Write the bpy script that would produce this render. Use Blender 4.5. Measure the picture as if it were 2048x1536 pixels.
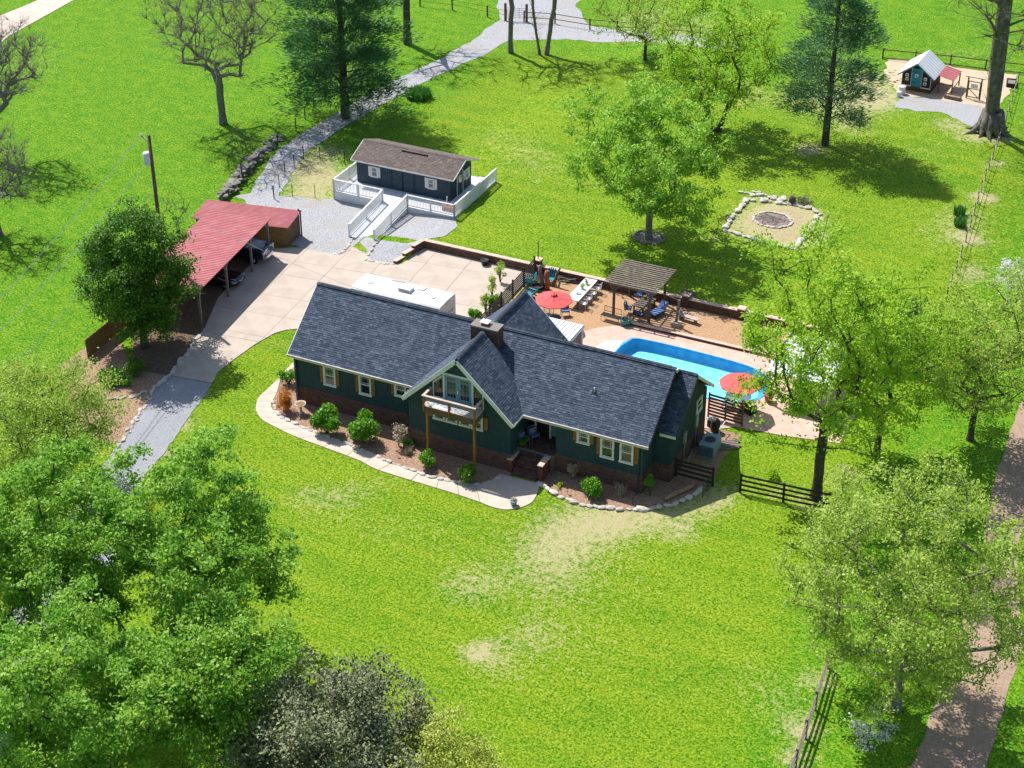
import bpy, bmesh, math, random
import numpy as np
from mathutils import Vector, Matrix, noise
R = math.radians
for o in list(bpy.data.objects): bpy.data.objects.remove(o)
scn = bpy.context.scene
COL = scn.collection
# ---------------------------------------------------------------- camera
cam = bpy.data.cameras.new('camera'); camo = bpy.data.objects.new('camera', cam); COL.objects.link(camo)
camo.location = (56.504, -83.530, 63.090)
camo.rotation_euler = (R(90 - 31.75), 0, R(25.55))
cam.sensor_width = 36; cam.lens = 61.25; cam.clip_start = 1; cam.clip_end = 3000
scn.camera = camo
# ---------------------------------------------------------------- sky, sun, exposure
SUN_EL, SUN_DIR = 54.5, -27.0          # elevation; compass of the shadows in the plane (degrees from +X)
w = bpy.data.worlds.new('World'); scn.world = w; w.use_nodes = True
nt = w.node_tree; nt.nodes.clear()
sky = nt.nodes.new('ShaderNodeTexSky'); sky.sky_type = 'NISHITA'; sky.sun_disc = False
sky.sun_elevation = R(SUN_EL); sky.sun_rotation = R(90 - (SUN_DIR + 180))
bg = nt.nodes.new('ShaderNodeBackground'); bg.inputs[1].default_value = 0.12
wo = nt.nodes.new('ShaderNodeOutputWorld')
nt.links.new(sky.outputs[0], bg.inputs[0]); nt.links.new(bg.outputs[0], wo.inputs[0])
sl = bpy.data.lights.new('sun', 'SUN'); sl.energy = 4.8; sl.angle = R(0.5); sl.color = (1, .975, .93)
so = bpy.data.objects.new('sun', sl); COL.objects.link(so); so.location = (0, 0, 80)
sd = Vector((math.cos(R(SUN_DIR)) * math.cos(R(SUN_EL)), math.sin(R(SUN_DIR)) * math.cos(R(SUN_EL)), -math.sin(R(SUN_EL))))
so.rotation_euler = sd.to_track_quat('-Z', 'Y').to_euler()
scn.view_settings.view_transform = 'Standard'; scn.view_settings.look = 'None'
scn.view_settings.exposure = 0.5; scn.view_settings.gamma = 1; scn.view_settings.use_curve_mapping = False
scn.render.engine = 'CYCLES'

# ---------------------------------------------------------------- materials
def newmat(name):
    m = bpy.data.materials.new(name); m.use_nodes = True
    return m, m.node_tree.nodes, m.node_tree.links, m.node_tree.nodes['Principled BSDF']
def noise_node(n, l, scale, detail=4, rough=.6, coord='Object', vec=None):
    t = n.new('ShaderNodeTexNoise'); t.inputs['Scale'].default_value = scale
    t.inputs['Detail'].default_value = detail; t.inputs['Roughness'].default_value = rough
    if vec is None:
        tc = n.new('ShaderNodeTexCoord'); vec = tc.outputs[coord]
    l.new(vec, t.inputs['Vector']); return t
def mixc(n, l, fac, a, b):
    x = n.new('ShaderNodeMix'); x.data_type = 'RGBA'
    for s, v in ((6, a), (7, b)):
        if isinstance(v, (tuple, list)): x.inputs[s].default_value = (*v, 1)
        else: l.new(v, x.inputs[s])
    if isinstance(fac, (int, float)): x.inputs[0].default_value = fac
    else: l.new(fac, x.inputs[0])
    return x.outputs[2]
def ramp(n, l, src, lo, hi):
    r = n.new('ShaderNodeMapRange'); r.inputs[1].default_value = lo; r.inputs[2].default_value = hi
    l.new(src, r.inputs[0]); return r.outputs[0]
def M(name, c1, c2=None, scale=3, rough=.8, bump=0., bscale=30, metal=0., spec=.3, tint=False, lo=.35, hi=.65, grime=None, gs=.6):
    """base colour c1..c2 driven by noise (or by the per-piece tint attribute), optional bump and large-scale grime"""
    m, n, l, b = newmat(name)
    b.inputs['Roughness'].default_value = rough; b.inputs['Metallic'].default_value = metal
    b.inputs['Specular IOR Level'].default_value = spec
    c2 = c2 or tuple(v * .75 for v in c1)
    tn = noise_node(n, l, scale)
    col = mixc(n, l, ramp(n, l, tn.outputs[0], lo, hi), c1, c2)
    if tint:
        at = n.new('ShaderNodeAttribute'); at.attribute_name = 'tint'
        col = mixc(n, l, at.outputs['Fac'], c1, c2)
        col = mixc(n, l, ramp(n, l, tn.outputs[0], .3, .8), col, tuple(v * .6 for v in c1))
    if grime:
        gn = noise_node(n, l, gs, 6, .7)
        col = mixc(n, l, ramp(n, l, gn.outputs[0], .5, .75), col, grime)
    l.new(col, b.inputs['Base Color'])
    if bump:
        bn = noise_node(n, l, bscale, 3)
        bp = n.new('ShaderNodeBump'); bp.inputs['Strength'].default_value = bump; bp.inputs['Distance'].default_value = .05
        l.new(bn.outputs[0], bp.inputs['Height']); l.new(bp.outputs[0], b.inputs['Normal'])
    return m
def leafmat(name, c1, c2, trans=.4, rough=.5, spec=.3):
    m, n, l, b = newmat(name)
    at = n.new('ShaderNodeAttribute'); at.attribute_name = 'tint'
    col = mixc(n, l, at.outputs['Fac'], c1, c2)
    l.new(col, b.inputs['Base Color']); b.inputs['Roughness'].default_value = rough
    b.inputs['Specular IOR Level'].default_value = spec
    tr = n.new('ShaderNodeBsdfTranslucent'); l.new(col, tr.inputs[0])
    mx = n.new('ShaderNodeMixShader'); mx.inputs[0].default_value = trans
    l.new(b.outputs[0], mx.inputs[1]); l.new(tr.outputs[0], mx.inputs[2])
    l.new(mx.outputs[0], n['Material Output'].inputs[0]); return m
def glassmat(name, c=(.012, .02, .028), rough=.04):
    m, n, l, b = newmat(name); b.inputs['Base Color'].default_value = (*c, 1)
    b.inputs['Roughness'].default_value = rough; b.inputs['Specular IOR Level'].default_value = .9; return m
MT = {}
MT['shingle'] = M('shingle', (.046, .064, .098), (.145, .180, .238), 9, .9, .3, 60, tint=True)
MT['shingle_dark'] = M('shingle_underlay', (.02, .025, .035), None, 9, .9)
MT['shed_shingle'] = M('shed_shingle', (.15, .115, .10), (.25, .20, .175), 6, .9, .3, 60, tint=True, grime=(.11, .09, .08))
MT['siding'] = M('green_siding', (.024, .062, .074), (.017, .047, .058), 2.5, .65, .1, 20)
MT['shed_siding'] = M('slate_siding', (.036, .060, .085), (.028, .048, .07), 2.5, .65, .1, 20)
MT['trim'] = M('white_trim', (.72, .72, .68), (.62, .62, .58), 2, .5)
MT['vinyl'] = M('white_vinyl', (.74, .74, .74), (.68, .68, .68), 1.5, .4)
MT['brick'] = M('brick', (.105, .052, .040), (.235, .135, .105), 12, .9, .2, 80, tint=True)
MT['brick_red'] = M('brick_red', (.16, .045, .032), (.26, .10, .07), 12, .9, .2, 80, tint=True)
MT['mortar'] = M('mortar', (.17, .14, .12), (.12, .10, .09), 20, .95)
MT['capstone'] = M('capstone', (.62, .47, .37), (.5, .36, .28), 4, .9, .2, 40)
MT['concrete'] = M('concrete', (.485, .405, .335), (.43, .355, .29), .9, .9, .15, 60, grime=(.38, .31, .25), gs=.35)
MT['walk'] = M('walk_concrete', (.56, .465, .385), (.50, .41, .335), 1.2, .9, .15, 60, grime=(.45, .37, .30), gs=.5)
MT['asphalt'] = M('asphalt', (.34, .345, .36), (.22, .225, .24), 14, .95, .5, 60, grime=(.42, .415, .41), gs=.3)
MT['gravel'] = M('gravel', (.46, .46, .47), (.20, .20, .205), 11, .95, .7, 14, grime=(.33, .29, .24), gs=.3)
MT['lane'] = M('lane_gravel', (.39, .275, .20), (.29, .195, .14), 6, .95, .4, 30, grime=(.25, .17, .12), gs=.35)
MT['mulch'] = M('mulch', (.43, .275, .185), (.19, .11, .07), 9, .95, .7, 18)
MT['dirt'] = M('dirt', (.17, .115, .075), (.10, .065, .04), 4, .95, .5, 20)
MT['tanground'] = M('tan_gravel', (.48, .30, .17), (.33, .19, .10), 9, .95, .6, 16)
MT['sand'] = M('pale_sand', (.56, .43, .30), (.46, .34, .22), 5, .95, .4, 20)
MT['patio'] = M('patio_concrete', (.60, .40, .32), (.52, .33, .255), 1.6, .8, .15, 40, grime=(.62, .47, .39), gs=.5)
MT['wood'] = M('golden_wood', (.30, .165, .045), (.18, .09, .022), 7, .7, .3, 30)
MT['cedar'] = M('cedar_boards', (.26, .165, .06), (.17, .10, .035), 5, .8, .3, 30)
MT['greywood'] = M('weathered_wood', (.24, .20, .165), (.14, .11, .09), 6, .9, .3, 30)
MT['brownwood'] = M('brown_wood', (.17, .105, .065), (.10, .06, .038), 6, .9, .3, 30)
MT['darkwood'] = M('dark_wood', (.045, .034, .026), (.025, .02, .016), 6, .85, .3, 30)
MT['palewood'] = M('pale_deck', (.52, .42, .36), (.40, .31, .26), 6, .8, .2, 30)
MT['bark'] = M('bark', (.115, .085, .065), (.05, .037, .03), 7, .95, .8, 22)
MT['palebark'] = M('pale_bark', (.25, .23, .20), (.13, .115, .10), 6, .95, .7, 22)
MT['mossbark'] = M('mossy_bark', (.20, .18, .15), (.09, .08, .065), 3, .95, .9, 14, grime=(.13, .14, .03), gs=.5)
MT['redmetal'] = M('red_metal', (.42, .135, .14), (.36, .105, .11), 1.2, .6, 0, spec=.2, grime=(.47, .20, .20), gs=.8)
MT['whitemetal'] = M('white_metal', (.66, .67, .68), (.58, .59, .6), 1.5, .4)
MT['steel'] = M('steel', (.42, .45, .5), (.3, .33, .37), 3, .4, metal=.6)
MT['black'] = M('black_metal', (.012, .012, .013), (.02, .02, .02), 5, .5)
MT['chrome'] = M('chrome', (.7, .7, .72), (.6, .6, .62), 3, .15, metal=1)
MT['navy'] = M('navy_paint', (.008, .012, .028), (.01, .014, .03), 1, .15, spec=.7)
MT['blackpaint'] = M('black_paint', (.006, .006, .008), (.008, .008, .01), 1, .15, spec=.7)
MT['rubber'] = M('rubber', (.012, .012, .012), None, 5, .9)
MT['glass'] = glassmat('window_glass'); MT['lamp'] = glassmat('lamp_glass', (.5, .52, .55), .1)
MT['rv'] = M('rv_white', (.78, .78, .78), (.72, .72, .73), .8, .4, grime=(.66, .65, .62), gs=.5)
MT['rvgrey'] = M('rv_grey', (.35, .36, .38), None, 3, .5)
MT['bluepaint'] = M('blue_paint', (.06, .13, .24), (.05, .11, .2), 3, .5)
MT['doorblue'] = M('pale_blue_door', (.16, .30, .38), (.13, .25, .32), 3, .5)
MT['teal'] = M('teal_paint', (.02, .24, .33), (.018, .2, .28), 4, .5)
MT['coral'] = M('coral_canvas', (.62, .10, .095), (.56, .085, .085), 2, .8)
MT['stone'] = M('stone', (.66, .61, .54), (.42, .36, .30), 4, .9, .5, 12, tint=True)
MT['greystone'] = M('grey_stone', (.30, .27, .24), (.15, .13, .115), 4, .9, .5, 12, tint=True)
MT['terracotta'] = M('terracotta', (.34, .10, .05), (.26, .07, .035), 5, .8)
MT['turq'] = M('turquoise_glaze', (.03, .22, .18), (.02, .15, .13), 4, .25, spec=.6)
MT['bluefab'] = M('blue_fabric', (.03, .10, .34), (.25, .30, .42), 6, .9)
MT['slatefab'] = M('slate_blue_mesh', (.13, .18, .34), (.11, .15, .3), 6, .9)
MT['plastic'] = M('white_plastic', (.7, .7, .7), (.6, .6, .62), 3, .4)
MT['acgrey'] = M('teal_grey_steel', (.22, .32, .36), (.18, .26, .30), 4, .5)
MT['acdark'] = M('dark_louvre', (.03, .035, .04), None, 4, .6)
MT['hose'] = M('blue_hose', (.02, .05, .30), (.015, .04, .24), 4, .5)
MT['poolwall'] = M('pool_liner', (.04, .28, .56), (.07, .38, .66), 2.0, .5)
MT['poolfloor'] = M('pool_floor', (.30, .68, .78), (.46, .80, .86), 1.6, .5)
MT['straw'] = M('dead_stems', (.36, .27, .15), (.24, .17, .09), 5, .9)
MT['ash'] = M('ash', (.16, .12, .11), (.30, .24, .22), 8, .95, .6, 16)
MT['solar'] = M('solar_cell', (.01, .02, .07), None, 4, .15, spec=.7)
LEAF = {
 'maple': leafmat('maple_leaf', (.11, .32, .018), (.42, .64, .09), .5),
 'spring': leafmat('spring_leaf', (.20, .42, .012), (.48, .66, .05), .5),
 'pale': leafmat('pale_leaf', (.24, .38, .035), (.54, .66, .13), .5),
 'fresh': leafmat('fresh_leaf', (.17, .40, .02), (.44, .66, .09), .5),
 'dense': leafmat('dense_leaf', (.035, .13, .010), (.17, .34, .022), .35),
 'magnolia': leafmat('magnolia_leaf', (.085, .115, .04), (.30, .32, .17), .15, .6, .3),
 'yellow': leafmat('yellow_green_leaf', (.36, .44, .05), (.56, .60, .13)),
 'pine': leafmat('pine_needle', (.018, .10, .032), (.13, .32, .095), .3),
 'lightpine': leafmat('light_pine_needle', (.05, .15, .06), (.18, .33, .13), .25),
 'shrub': leafmat('shrub_leaf', (.07, .25, .012), (.22, .46, .03), .35, .4),
 'orange': leafmat('orange_leaf', (.48, .14, .012), (.58, .25, .02), .3),
 'blossom': leafmat('blossom', (.6, .58, .58), (.75, .73, .73), .3),
 'seed': leafmat('seed_heads', (.36, .28, .19), (.5, .42, .3), .2),
 'iris': leafmat('strap_leaf', (.03, .15, .02), (.11, .30, .04), .3),
 'grassleaf': leafmat('grass_blade', (.10, .27, .006), (.24, .43, .02), .4),
}
# ---------------------------------------------------------------- mesh builder
class MB:
    def __init__(s): s.v = []; s.f = []; s.t = []
    def add(s, vs, fs, t=.5):
        k = len(s.v); s.v += [tuple(v) for v in vs]; s.f += [tuple(i + k for i in f) for f in fs]; s.t += [t] * len(fs); return s
    def obox(s, o, a, b, c, t=.5):
        o, a, b, c = Vector(o), Vector(a), Vector(b), Vector(c)
        return s.add([o, o + a, o + a + b, o + b, o + c, o + a + c, o + a + b + c, o + b + c],
                     [(0, 3, 2, 1), (4, 5, 6, 7), (0, 1, 5, 4), (1, 2, 6, 5), (2, 3, 7, 6), (3, 0, 4, 7)], t)
    def box(s, x0, y0, z0, x1, y1, z1, t=.5): return s.obox((x0, y0, z0), (x1 - x0, 0, 0), (0, y1 - y0, 0), (0, 0, z1 - z0), t)
    def bar(s, p, q, w, h, t=.5):
        p, q = Vector(p), Vector(q); d = q - p; up = Vector((0, 0, 1))
        if abs(d.normalized().z) > .95: up = Vector((0, 1, 0))
        sd_ = d.cross(up).normalized(); u2 = sd_.cross(d).normalized()
        return s.obox(p - sd_ * w / 2 - u2 * h / 2, d, sd_ * w, u2 * h, t)
    def tube(s, pts, rad, n=8, t=.5, cap=True):
        pts = [Vector(p) for p in pts]
        if not isinstance(rad, (list, tuple)): rad = [rad] * len(pts)
        rings = []; ref = None
        for i, p in enumerate(pts):
            d = (pts[min(i + 1, len(pts) - 1)] - pts[max(i - 1, 0)])
            d = d.normalized() if d.length > 1e-9 else Vector((0, 0, 1))
            if ref is None: ref = Vector((1, 0, 0)) if abs(d.x) < .8 else Vector((0, 1, 0))
            u = (ref - d * ref.dot(d)).normalized(); v = d.cross(u); ref = u
            rings.append([p + (u * math.cos(2 * math.pi * k / n) + v * math.sin(2 * math.pi * k / n)) * rad[i] for k in range(n)])
        vs = [q for r in rings for q in r]; fs = []
        for i in range(len(pts) - 1):
            for k in range(n):
                a = i * n + k; b = i * n + (k + 1) % n; fs.append((a, b, b + n, a + n))
        if cap: fs += [tuple(range(n - 1, -1, -1)), tuple(range((len(pts) - 1) * n, len(pts) * n))]
        return s.add(vs, fs, t)
    def prism(s, poly, z0, z1, t=.5):
        n = len(poly); A = sum(poly[i][0] * poly[(i + 1) % n][1] - poly[(i + 1) % n][0] * poly[i][1] for i in range(n))
        if A < 0: poly = poly[::-1]
        vs = [(p[0], p[1], z0) for p in poly] + [(p[0], p[1], z1) for p in poly]
        return s.add(vs, [tuple(range(n - 1, -1, -1)), tuple(range(n, 2 * n))] + [(i, (i + 1) % n, n + (i + 1) % n, n + i) for i in range(n)], t)
    def ext(s, poly3, d, t=.5):
        d = Vector(d); a = [Vector(p) for p in poly3]; n = len(a); nn = (a[1] - a[0]).cross(a[2] - a[0])
        if nn.dot(d) < 0: a = a[::-1]
        vs = a + [p + d for p in a]
        return s.add(vs, [tuple(range(n - 1, -1, -1)), tuple(range(n, 2 * n))] + [(i, (i + 1) % n, n + (i + 1) % n, n + i) for i in range(n)], t)
    def lathe(s, prof, n=16, c=(0, 0, 0), t=.5):
        vs = [(c[0] + r * math.cos(2 * math.pi * k / n), c[1] + r * math.sin(2 * math.pi * k / n), c[2] + z) for r, z in prof for k in range(n)]
        fs = [(i * n + k, i * n + (k + 1) % n, (i + 1) * n + (k + 1) % n, (i + 1) * n + k) for i in range(len(prof) - 1) for k in range(n)]
        return s.add(vs, fs, t)
    def mesh(s, name, mat, smooth=False):
        me = bpy.data.meshes.new(name); me.from_pydata(s.v, [], s.f); me.materials.append(MT[mat] if isinstance(mat, str) else mat)
        a = me.attributes.new('tint', 'FLOAT', 'FACE'); a.data.foreach_set('value', s.t)
        if smooth: me.polygons.foreach_set('use_smooth', [True] * len(me.polygons))
        me.update(); return me
def link(name, data, parent=None, loc=(0, 0, 0), rot=0, **kw):
    o = bpy.data.objects.new(name, data); COL.objects.link(o); o.parent = parent; o.location = loc
    o.rotation_euler = rot if isinstance(rot, (tuple, list)) else (0, 0, rot)
    for k, v in kw.items():
        if v: o[k] = v
    return o
def thing(name, label, category, loc=(0, 0, 0), rot=0, group=None):
    o = link(name, None, None, loc, rot, label=label, category=category, group=group); o.empty_display_size = .3; return o
def part(mb, name, mat, parent, loc=(0, 0, 0), rot=0, smooth=False, **kw):
    return link(name, mb.mesh(name, mat, smooth), parent, loc, rot, **kw)
def solo(mb, name, mat, label, category, loc=(0, 0, 0), rot=0, smooth=False, group=None):
    return link(name, mb.mesh(name, mat, smooth), None, loc, rot, label=label, category=category, group=group)
def dup(root, loc, rot=0, label=None, scale=1):
    def cp(o, par):
        c = o.copy(); COL.objects.link(c); c.parent = par
        for ch in [x for x in KIDS if x.parent == o]: cp(ch, c)
        return c
    KIDS = [x for x in COL.objects if x.parent]
    r = cp(root, None); r.location = loc; r.rotation_euler = (0, 0, rot); r.scale = (scale,) * 3
    if label: r['label'] = label
    return r
rnd = random.Random(7)
def sstep(a, b, x):
    t = min(1, max(0, (x - a) / (b - a))); return t * t * (3 - 2 * t)
WALL_Y, RET_X, RET_Y0, UP = 23.75, -2.75, 20.45, .62
def Hs(x, y, left=None, low=None):
    """ground height; left/low say which side of the two retaining-wall break lines to take"""
    if low is None: low = y < WALL_Y
    if left is None: left = x < RET_X
    sx = sstep(-9.5, -1.5, x) * (1 - sstep(34, 41, x))
    if not low: return UP * sx
    if left: return UP * sstep(-9.5, -3.2, x) * sstep(RET_Y0 - .3, WALL_Y, y)
    return 0.
def jitter(poly, step=.6, amp=.12, seed=1):
    rr = random.Random(seed); out = []
    for i in range(len(poly)):
        a, b = Vector(poly[i][:2]), Vector(poly[(i + 1) % len(poly)][:2]); n = max(1, int((b - a).length / step))
        for k in range(n):
            p = a.lerp(b, k / n); out.append((p.x + rr.uniform(-amp, amp), p.y + rr.uniform(-amp, amp)))
    return out
def smooth_poly(pts, n=6, closed=False):
    """Catmull-Rom through the points"""
    P = [Vector(p[:2]) for p in pts]; out = []; m = len(P)
    for i in range(m if closed else m - 1):
        g = lambda k: P[k % m] if closed else P[min(max(k, 0), m - 1)]
        a, b, c, d = g(i - 1), g(i), g(i + 1), g(i + 2)
        for k in range(n):
            t = k / n; out.append(tuple(.5 * ((2 * b) + (c - a) * t + (2 * a - 5 * b + 4 * c - d) * t * t + (3 * b - a - 3 * c + d) * t ** 3)))
    if not closed: out.append(tuple(P[-1]))
    return out
def sheet(name, poly, mat, off=.012, res=2.5, flat=None, skirt=True, **kw):
    """a thin sheet that follows the ground, cut from an outline"""
    bm = bmesh.new(); vs = [bm.verts.new((p[0], p[1], 0)) for p in poly]; f = bm.faces.new(vs)
    if f.normal.z < 0 or sum(poly[i][0] * poly[(i + 1) % len(poly)][1] - poly[(i + 1) % len(poly)][0] * poly[i][1] for i in range(len(poly))) < 0: bmesh.ops.reverse_faces(bm, faces=[f])
    xs = [p[0] for p in poly]; ys = [p[1] for p in poly]
    if flat is None:
        for ax, lo, hi in ((0, min(xs), max(xs)), (1, min(ys), max(ys))):
            c = math.floor(lo / res) * res + res
            while c < hi:
                co = (c, 0, 0) if ax == 0 else (0, c, 0); no = (1, 0, 0) if ax == 0 else (0, 1, 0)
                bmesh.ops.bisect_plane(bm, geom=bm.verts[:] + bm.edges[:] + bm.faces[:], dist=1e-5, plane_co=co, plane_no=no); c += res
    bmesh.ops.triangulate(bm, faces=bm.faces[:])
    for v in bm.verts: v.co.z = (Hs(v.co.x, v.co.y) if flat is None else flat) + off
    me = bpy.data.meshes.new(name); bm.to_mesh(me); bm.free(); me.materials.append(MT[mat] if isinstance(mat, str) else mat)
    return link(name, me, **kw)
# ---------------------------------------------------------------- ground
def ground_material():
    m, n, l, b = newmat('grass')
    tc = n.new('ShaderNodeTexCoord'); v = tc.outputs['Object']
    big = noise_node(n, l, .10, 5, .6, vec=v); mid = noise_node(n, l, .75, 5, .7, vec=v); fine = noise_node(n, l, 6.5, 4, .75, vec=v); tiny = noise_node(n, l, 15, 3, .8, vec=v); clump = noise_node(n, l, 2.3, 5, .75, vec=v)
    mp = n.new('ShaderNodeMapping'); mp.inputs['Rotation'].default_value = (0, 0, R(-62)); mp.inputs['Scale'].default_value = (.10, .62, 1); l.new(v, mp.inputs[0])
    mow = noise_node(n, l, 1.0, 3, .55, vec=mp.outputs[0])
    a = n.new('ShaderNodeAttribute'); a.attribute_name = 'dry'; a2 = n.new('ShaderNodeAttribute'); a2.attribute_name = 'field'
    lawn = mixc(n, l, ramp(n, l, big.outputs[0], .38, .62), (.105, .270, .003), (.205, .335, .004))
    lawn = mixc(n, l, ramp(n, l, mow.outputs[0], .40, .62), lawn, (.275, .375, .012))
    field = mixc(n, l, ramp(n, l, mid.outputs[0], .35, .65), (.055, .255, .002), (.130, .335, .004))
    col = mixc(n, l, a2.outputs['Fac'], lawn, field)
    def toward(col, src, lo, hi, k, c):
        return mixc(n, l, ramp(n, l, src, lo, hi), col, mixc(n, l, k, col, c))
    col = toward(col, mid.outputs[0], .45, .66, .5, (.27, .40, .012))
    col = toward(col, clump.outputs[0], .46, .66, .45, (.32, .43, .03))
    col = toward(col, clump.outputs[0], .50, .34, .7, (.05, .19, .002))
    col = toward(col, fine.outputs[0], .50, .64, .65, (.40, .50, .07))
    col = toward(col, fine.outputs[0], .52, .36, .9, (.018, .085, .001))
    col = toward(col, tiny.outputs[0], .52, .38, .75, (.02, .08, .001))
    ad = n.new('ShaderNodeMath'); ad.operation = 'MULTIPLY_ADD'; l.new(a.outputs['Fac'], ad.inputs[0]); ad.inputs[1].default_value = .48; l.new(clump.outputs[0], ad.inputs[2])
    ad2 = n.new('ShaderNodeMath'); ad2.operation = 'MULTIPLY_ADD'; l.new(fine.outputs[0], ad2.inputs[0]); ad2.inputs[1].default_value = .55; l.new(ad.outputs[0], ad2.inputs[2])
    straw = mixc(n, l, ramp(n, l, tiny.outputs[0], .35, .65), (.34, .30, .13), (.52, .47, .26))
    col = mixc(n, l, ramp(n, l, ad2.outputs[0], .92, 1.20), col, straw)
    col = mixc(n, l, ramp(n, l, ad2.outputs[0], 1.22, 1.5), col, mixc(n, l, ramp(n, l, tiny.outputs[0], .35, .65), (.27, .18, .11), (.48, .36, .25)))
    l.new(col, b.inputs['Base Color']); b.inputs['Roughness'].default_value = .9; b.inputs['Specular IOR Level'].default_value = .1
    h = n.new('ShaderNodeMath'); h.operation = 'MULTIPLY_ADD'; l.new(tiny.outputs[0], h.inputs[0]); h.inputs[1].default_value = .5
    l.new(fine.outputs[0], h.inputs[2])
    bp = n.new('ShaderNodeBump'); bp.inputs['Strength'].default_value = .8; bp.inputs['Distance'].default_value = .10
    l.new(h.outputs[0], bp.inputs['Height']); l.new(bp.outputs[0], b.inputs['Normal'])
    return m
MT['grass'] = ground_material()
DRY = [((19.89, -12.59), 2.2, .55), ((22.76, -8.05), 2.6, .5), ((22.89, -17.62), 1.0, 1.0), ((24.92, -15.14), 1.8, .45), ((7.95, -9.51), 2.5, .3), ((24.69, -18.50), 1.6, .4),
       ((23.02, -4.61), 3.0, .62), ((25.30, -2.95), 2.2, .62), ((27.59, -1.28), 1.8, .6), ((29.44, 0.77), 1.6, .62), ((29.82, 2.43), 1.4, .6), ((29.42, -2.67), 1.0, .6), ((24.27, -11.01), 2.5, .3), ((27.82, -8.28), 3.5, .2),
       ((4.20, -3.25), 1.2, .3), ((8.95, -7.55), 1.6, .3), ((10.55, -5.27), 1.6, .28), ((12.57, -10.17), 2.4, .22), ((6.13, -8.89), 1.5, .25), ((16.39, -8.34), 3, .2), ((28.45, -14.86), 3, .22), ((37.09, -13.02), 2.4, .25), ((39.43, -14.97), 2, .3),
       ((34.79, 46.79), 2.6, .42), ((34.54, 42.72), 3.0, .4), ((29.08, 58.20), 2.0, .3), ((29.36, 64.36), 2.0, .6), ((32.01, 62.56), 1.8, .7), ((-1.89, 42.23), 3, .3), ((-6.10, 44.95), 3, .3), ((1.37, 39.26), 4, .22),
       ((20.64, 41.04), 2.6, .9), ((23.84, 37.60), 2.0, .85), ((19.70, 37.58), 2.2, .8), ((22.41, 36.92), 2.2, .8), ((23.08, 40.69), 2, .9), ((18.07, 33.89), 1.5, .3), ((-0.20, 76.96), 8, .35), ((-4.94, 77.92), 5, .4), ((-19.48, 32.98), 3, .7), ((-16.36, 31.11), 3, .75), ((-15.48, 27.22), 2.2, .8), ((-18.75, 36.81), 2.2, .5), ((-31.24, 63.92), 3, .1),
       ((19.66, 53.69), 1.6, .9), ((21.26, 60.49), 3, .5), ((17.96, 65.32), 4, .6), ((22.13, 67.32), 3, .8), ((19.96, 71.71), 3, .7), ((10.05, 62.87), 4, .45), ((12.11, 46.63), 1.2, .6), ((8.66, 48.43), 1.4, .5),
       ((35.04, 51.04), 1, .5), ((37.61, 38.08), 1.2, .75), ((35.75, 50.79), 1.0, .85), ((34.83, 57.74), 1.0, .85), ((36.11, 42.94), 1.0, .85), ((34.28, 63.30), 1.0, .8), ((37.12, 36.07), 1., .7), ((36.49, 7.13), 1.5, .6), ((35.30, 3.57), 1.2, .6), ((33.21, 4.05), 1., .5), ((31.82, 21.64), 3, .3),
       ((-6.18, -2.07), 1.0, .7), ((-4.80, -5.56), .9, .8), ((-3.94, -8.76), .9, .8), ((-4.69, 6.08), .6, .6), ((40.63, -11.78), 1.0, .8), ((41.08, -15.87), 1.0, .8), ((41.28, -18.21), 1.0, .8), ((-33.23, 43.80), 2, .2), ((-11.56, -4.64), 3., .55), ((-9.51, -8.48), 3, .6), ((26.59, 82.07), 3, .3), ((-56.40, 41.16), 5, .3)]
def dryness(x, y): return min(1.2, sum(a * math.exp(-((x - p[0]) ** 2 + (y - p[1]) ** 2) / (r * r)) for p, r, a in DRY if abs(x - p[0]) < 3 * r and abs(y - p[1]) < 3 * r))
PATIO = [(13.0, 9.5), (13.0, 15.7), (14.9, 18.2), (16.6, 19.45), (35.0, 19.4), (35.0, 11.0), (31.5, 10.3), (28.2, 9.9), (27.3, 9.2), (25.8, 8.7), (16, 8.6)]
POOL = smooth_poly([(18.7, 17.95), (25.3, 17.8), (27.6, 17.1), (28.5, 15.6), (28.4, 14.0), (27.4, 12.9), (25.6, 12.45), (19.2, 12.6), (17.7, 13.5), (17.35, 15.2), (17.6, 17.2)], 4, True)
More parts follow.
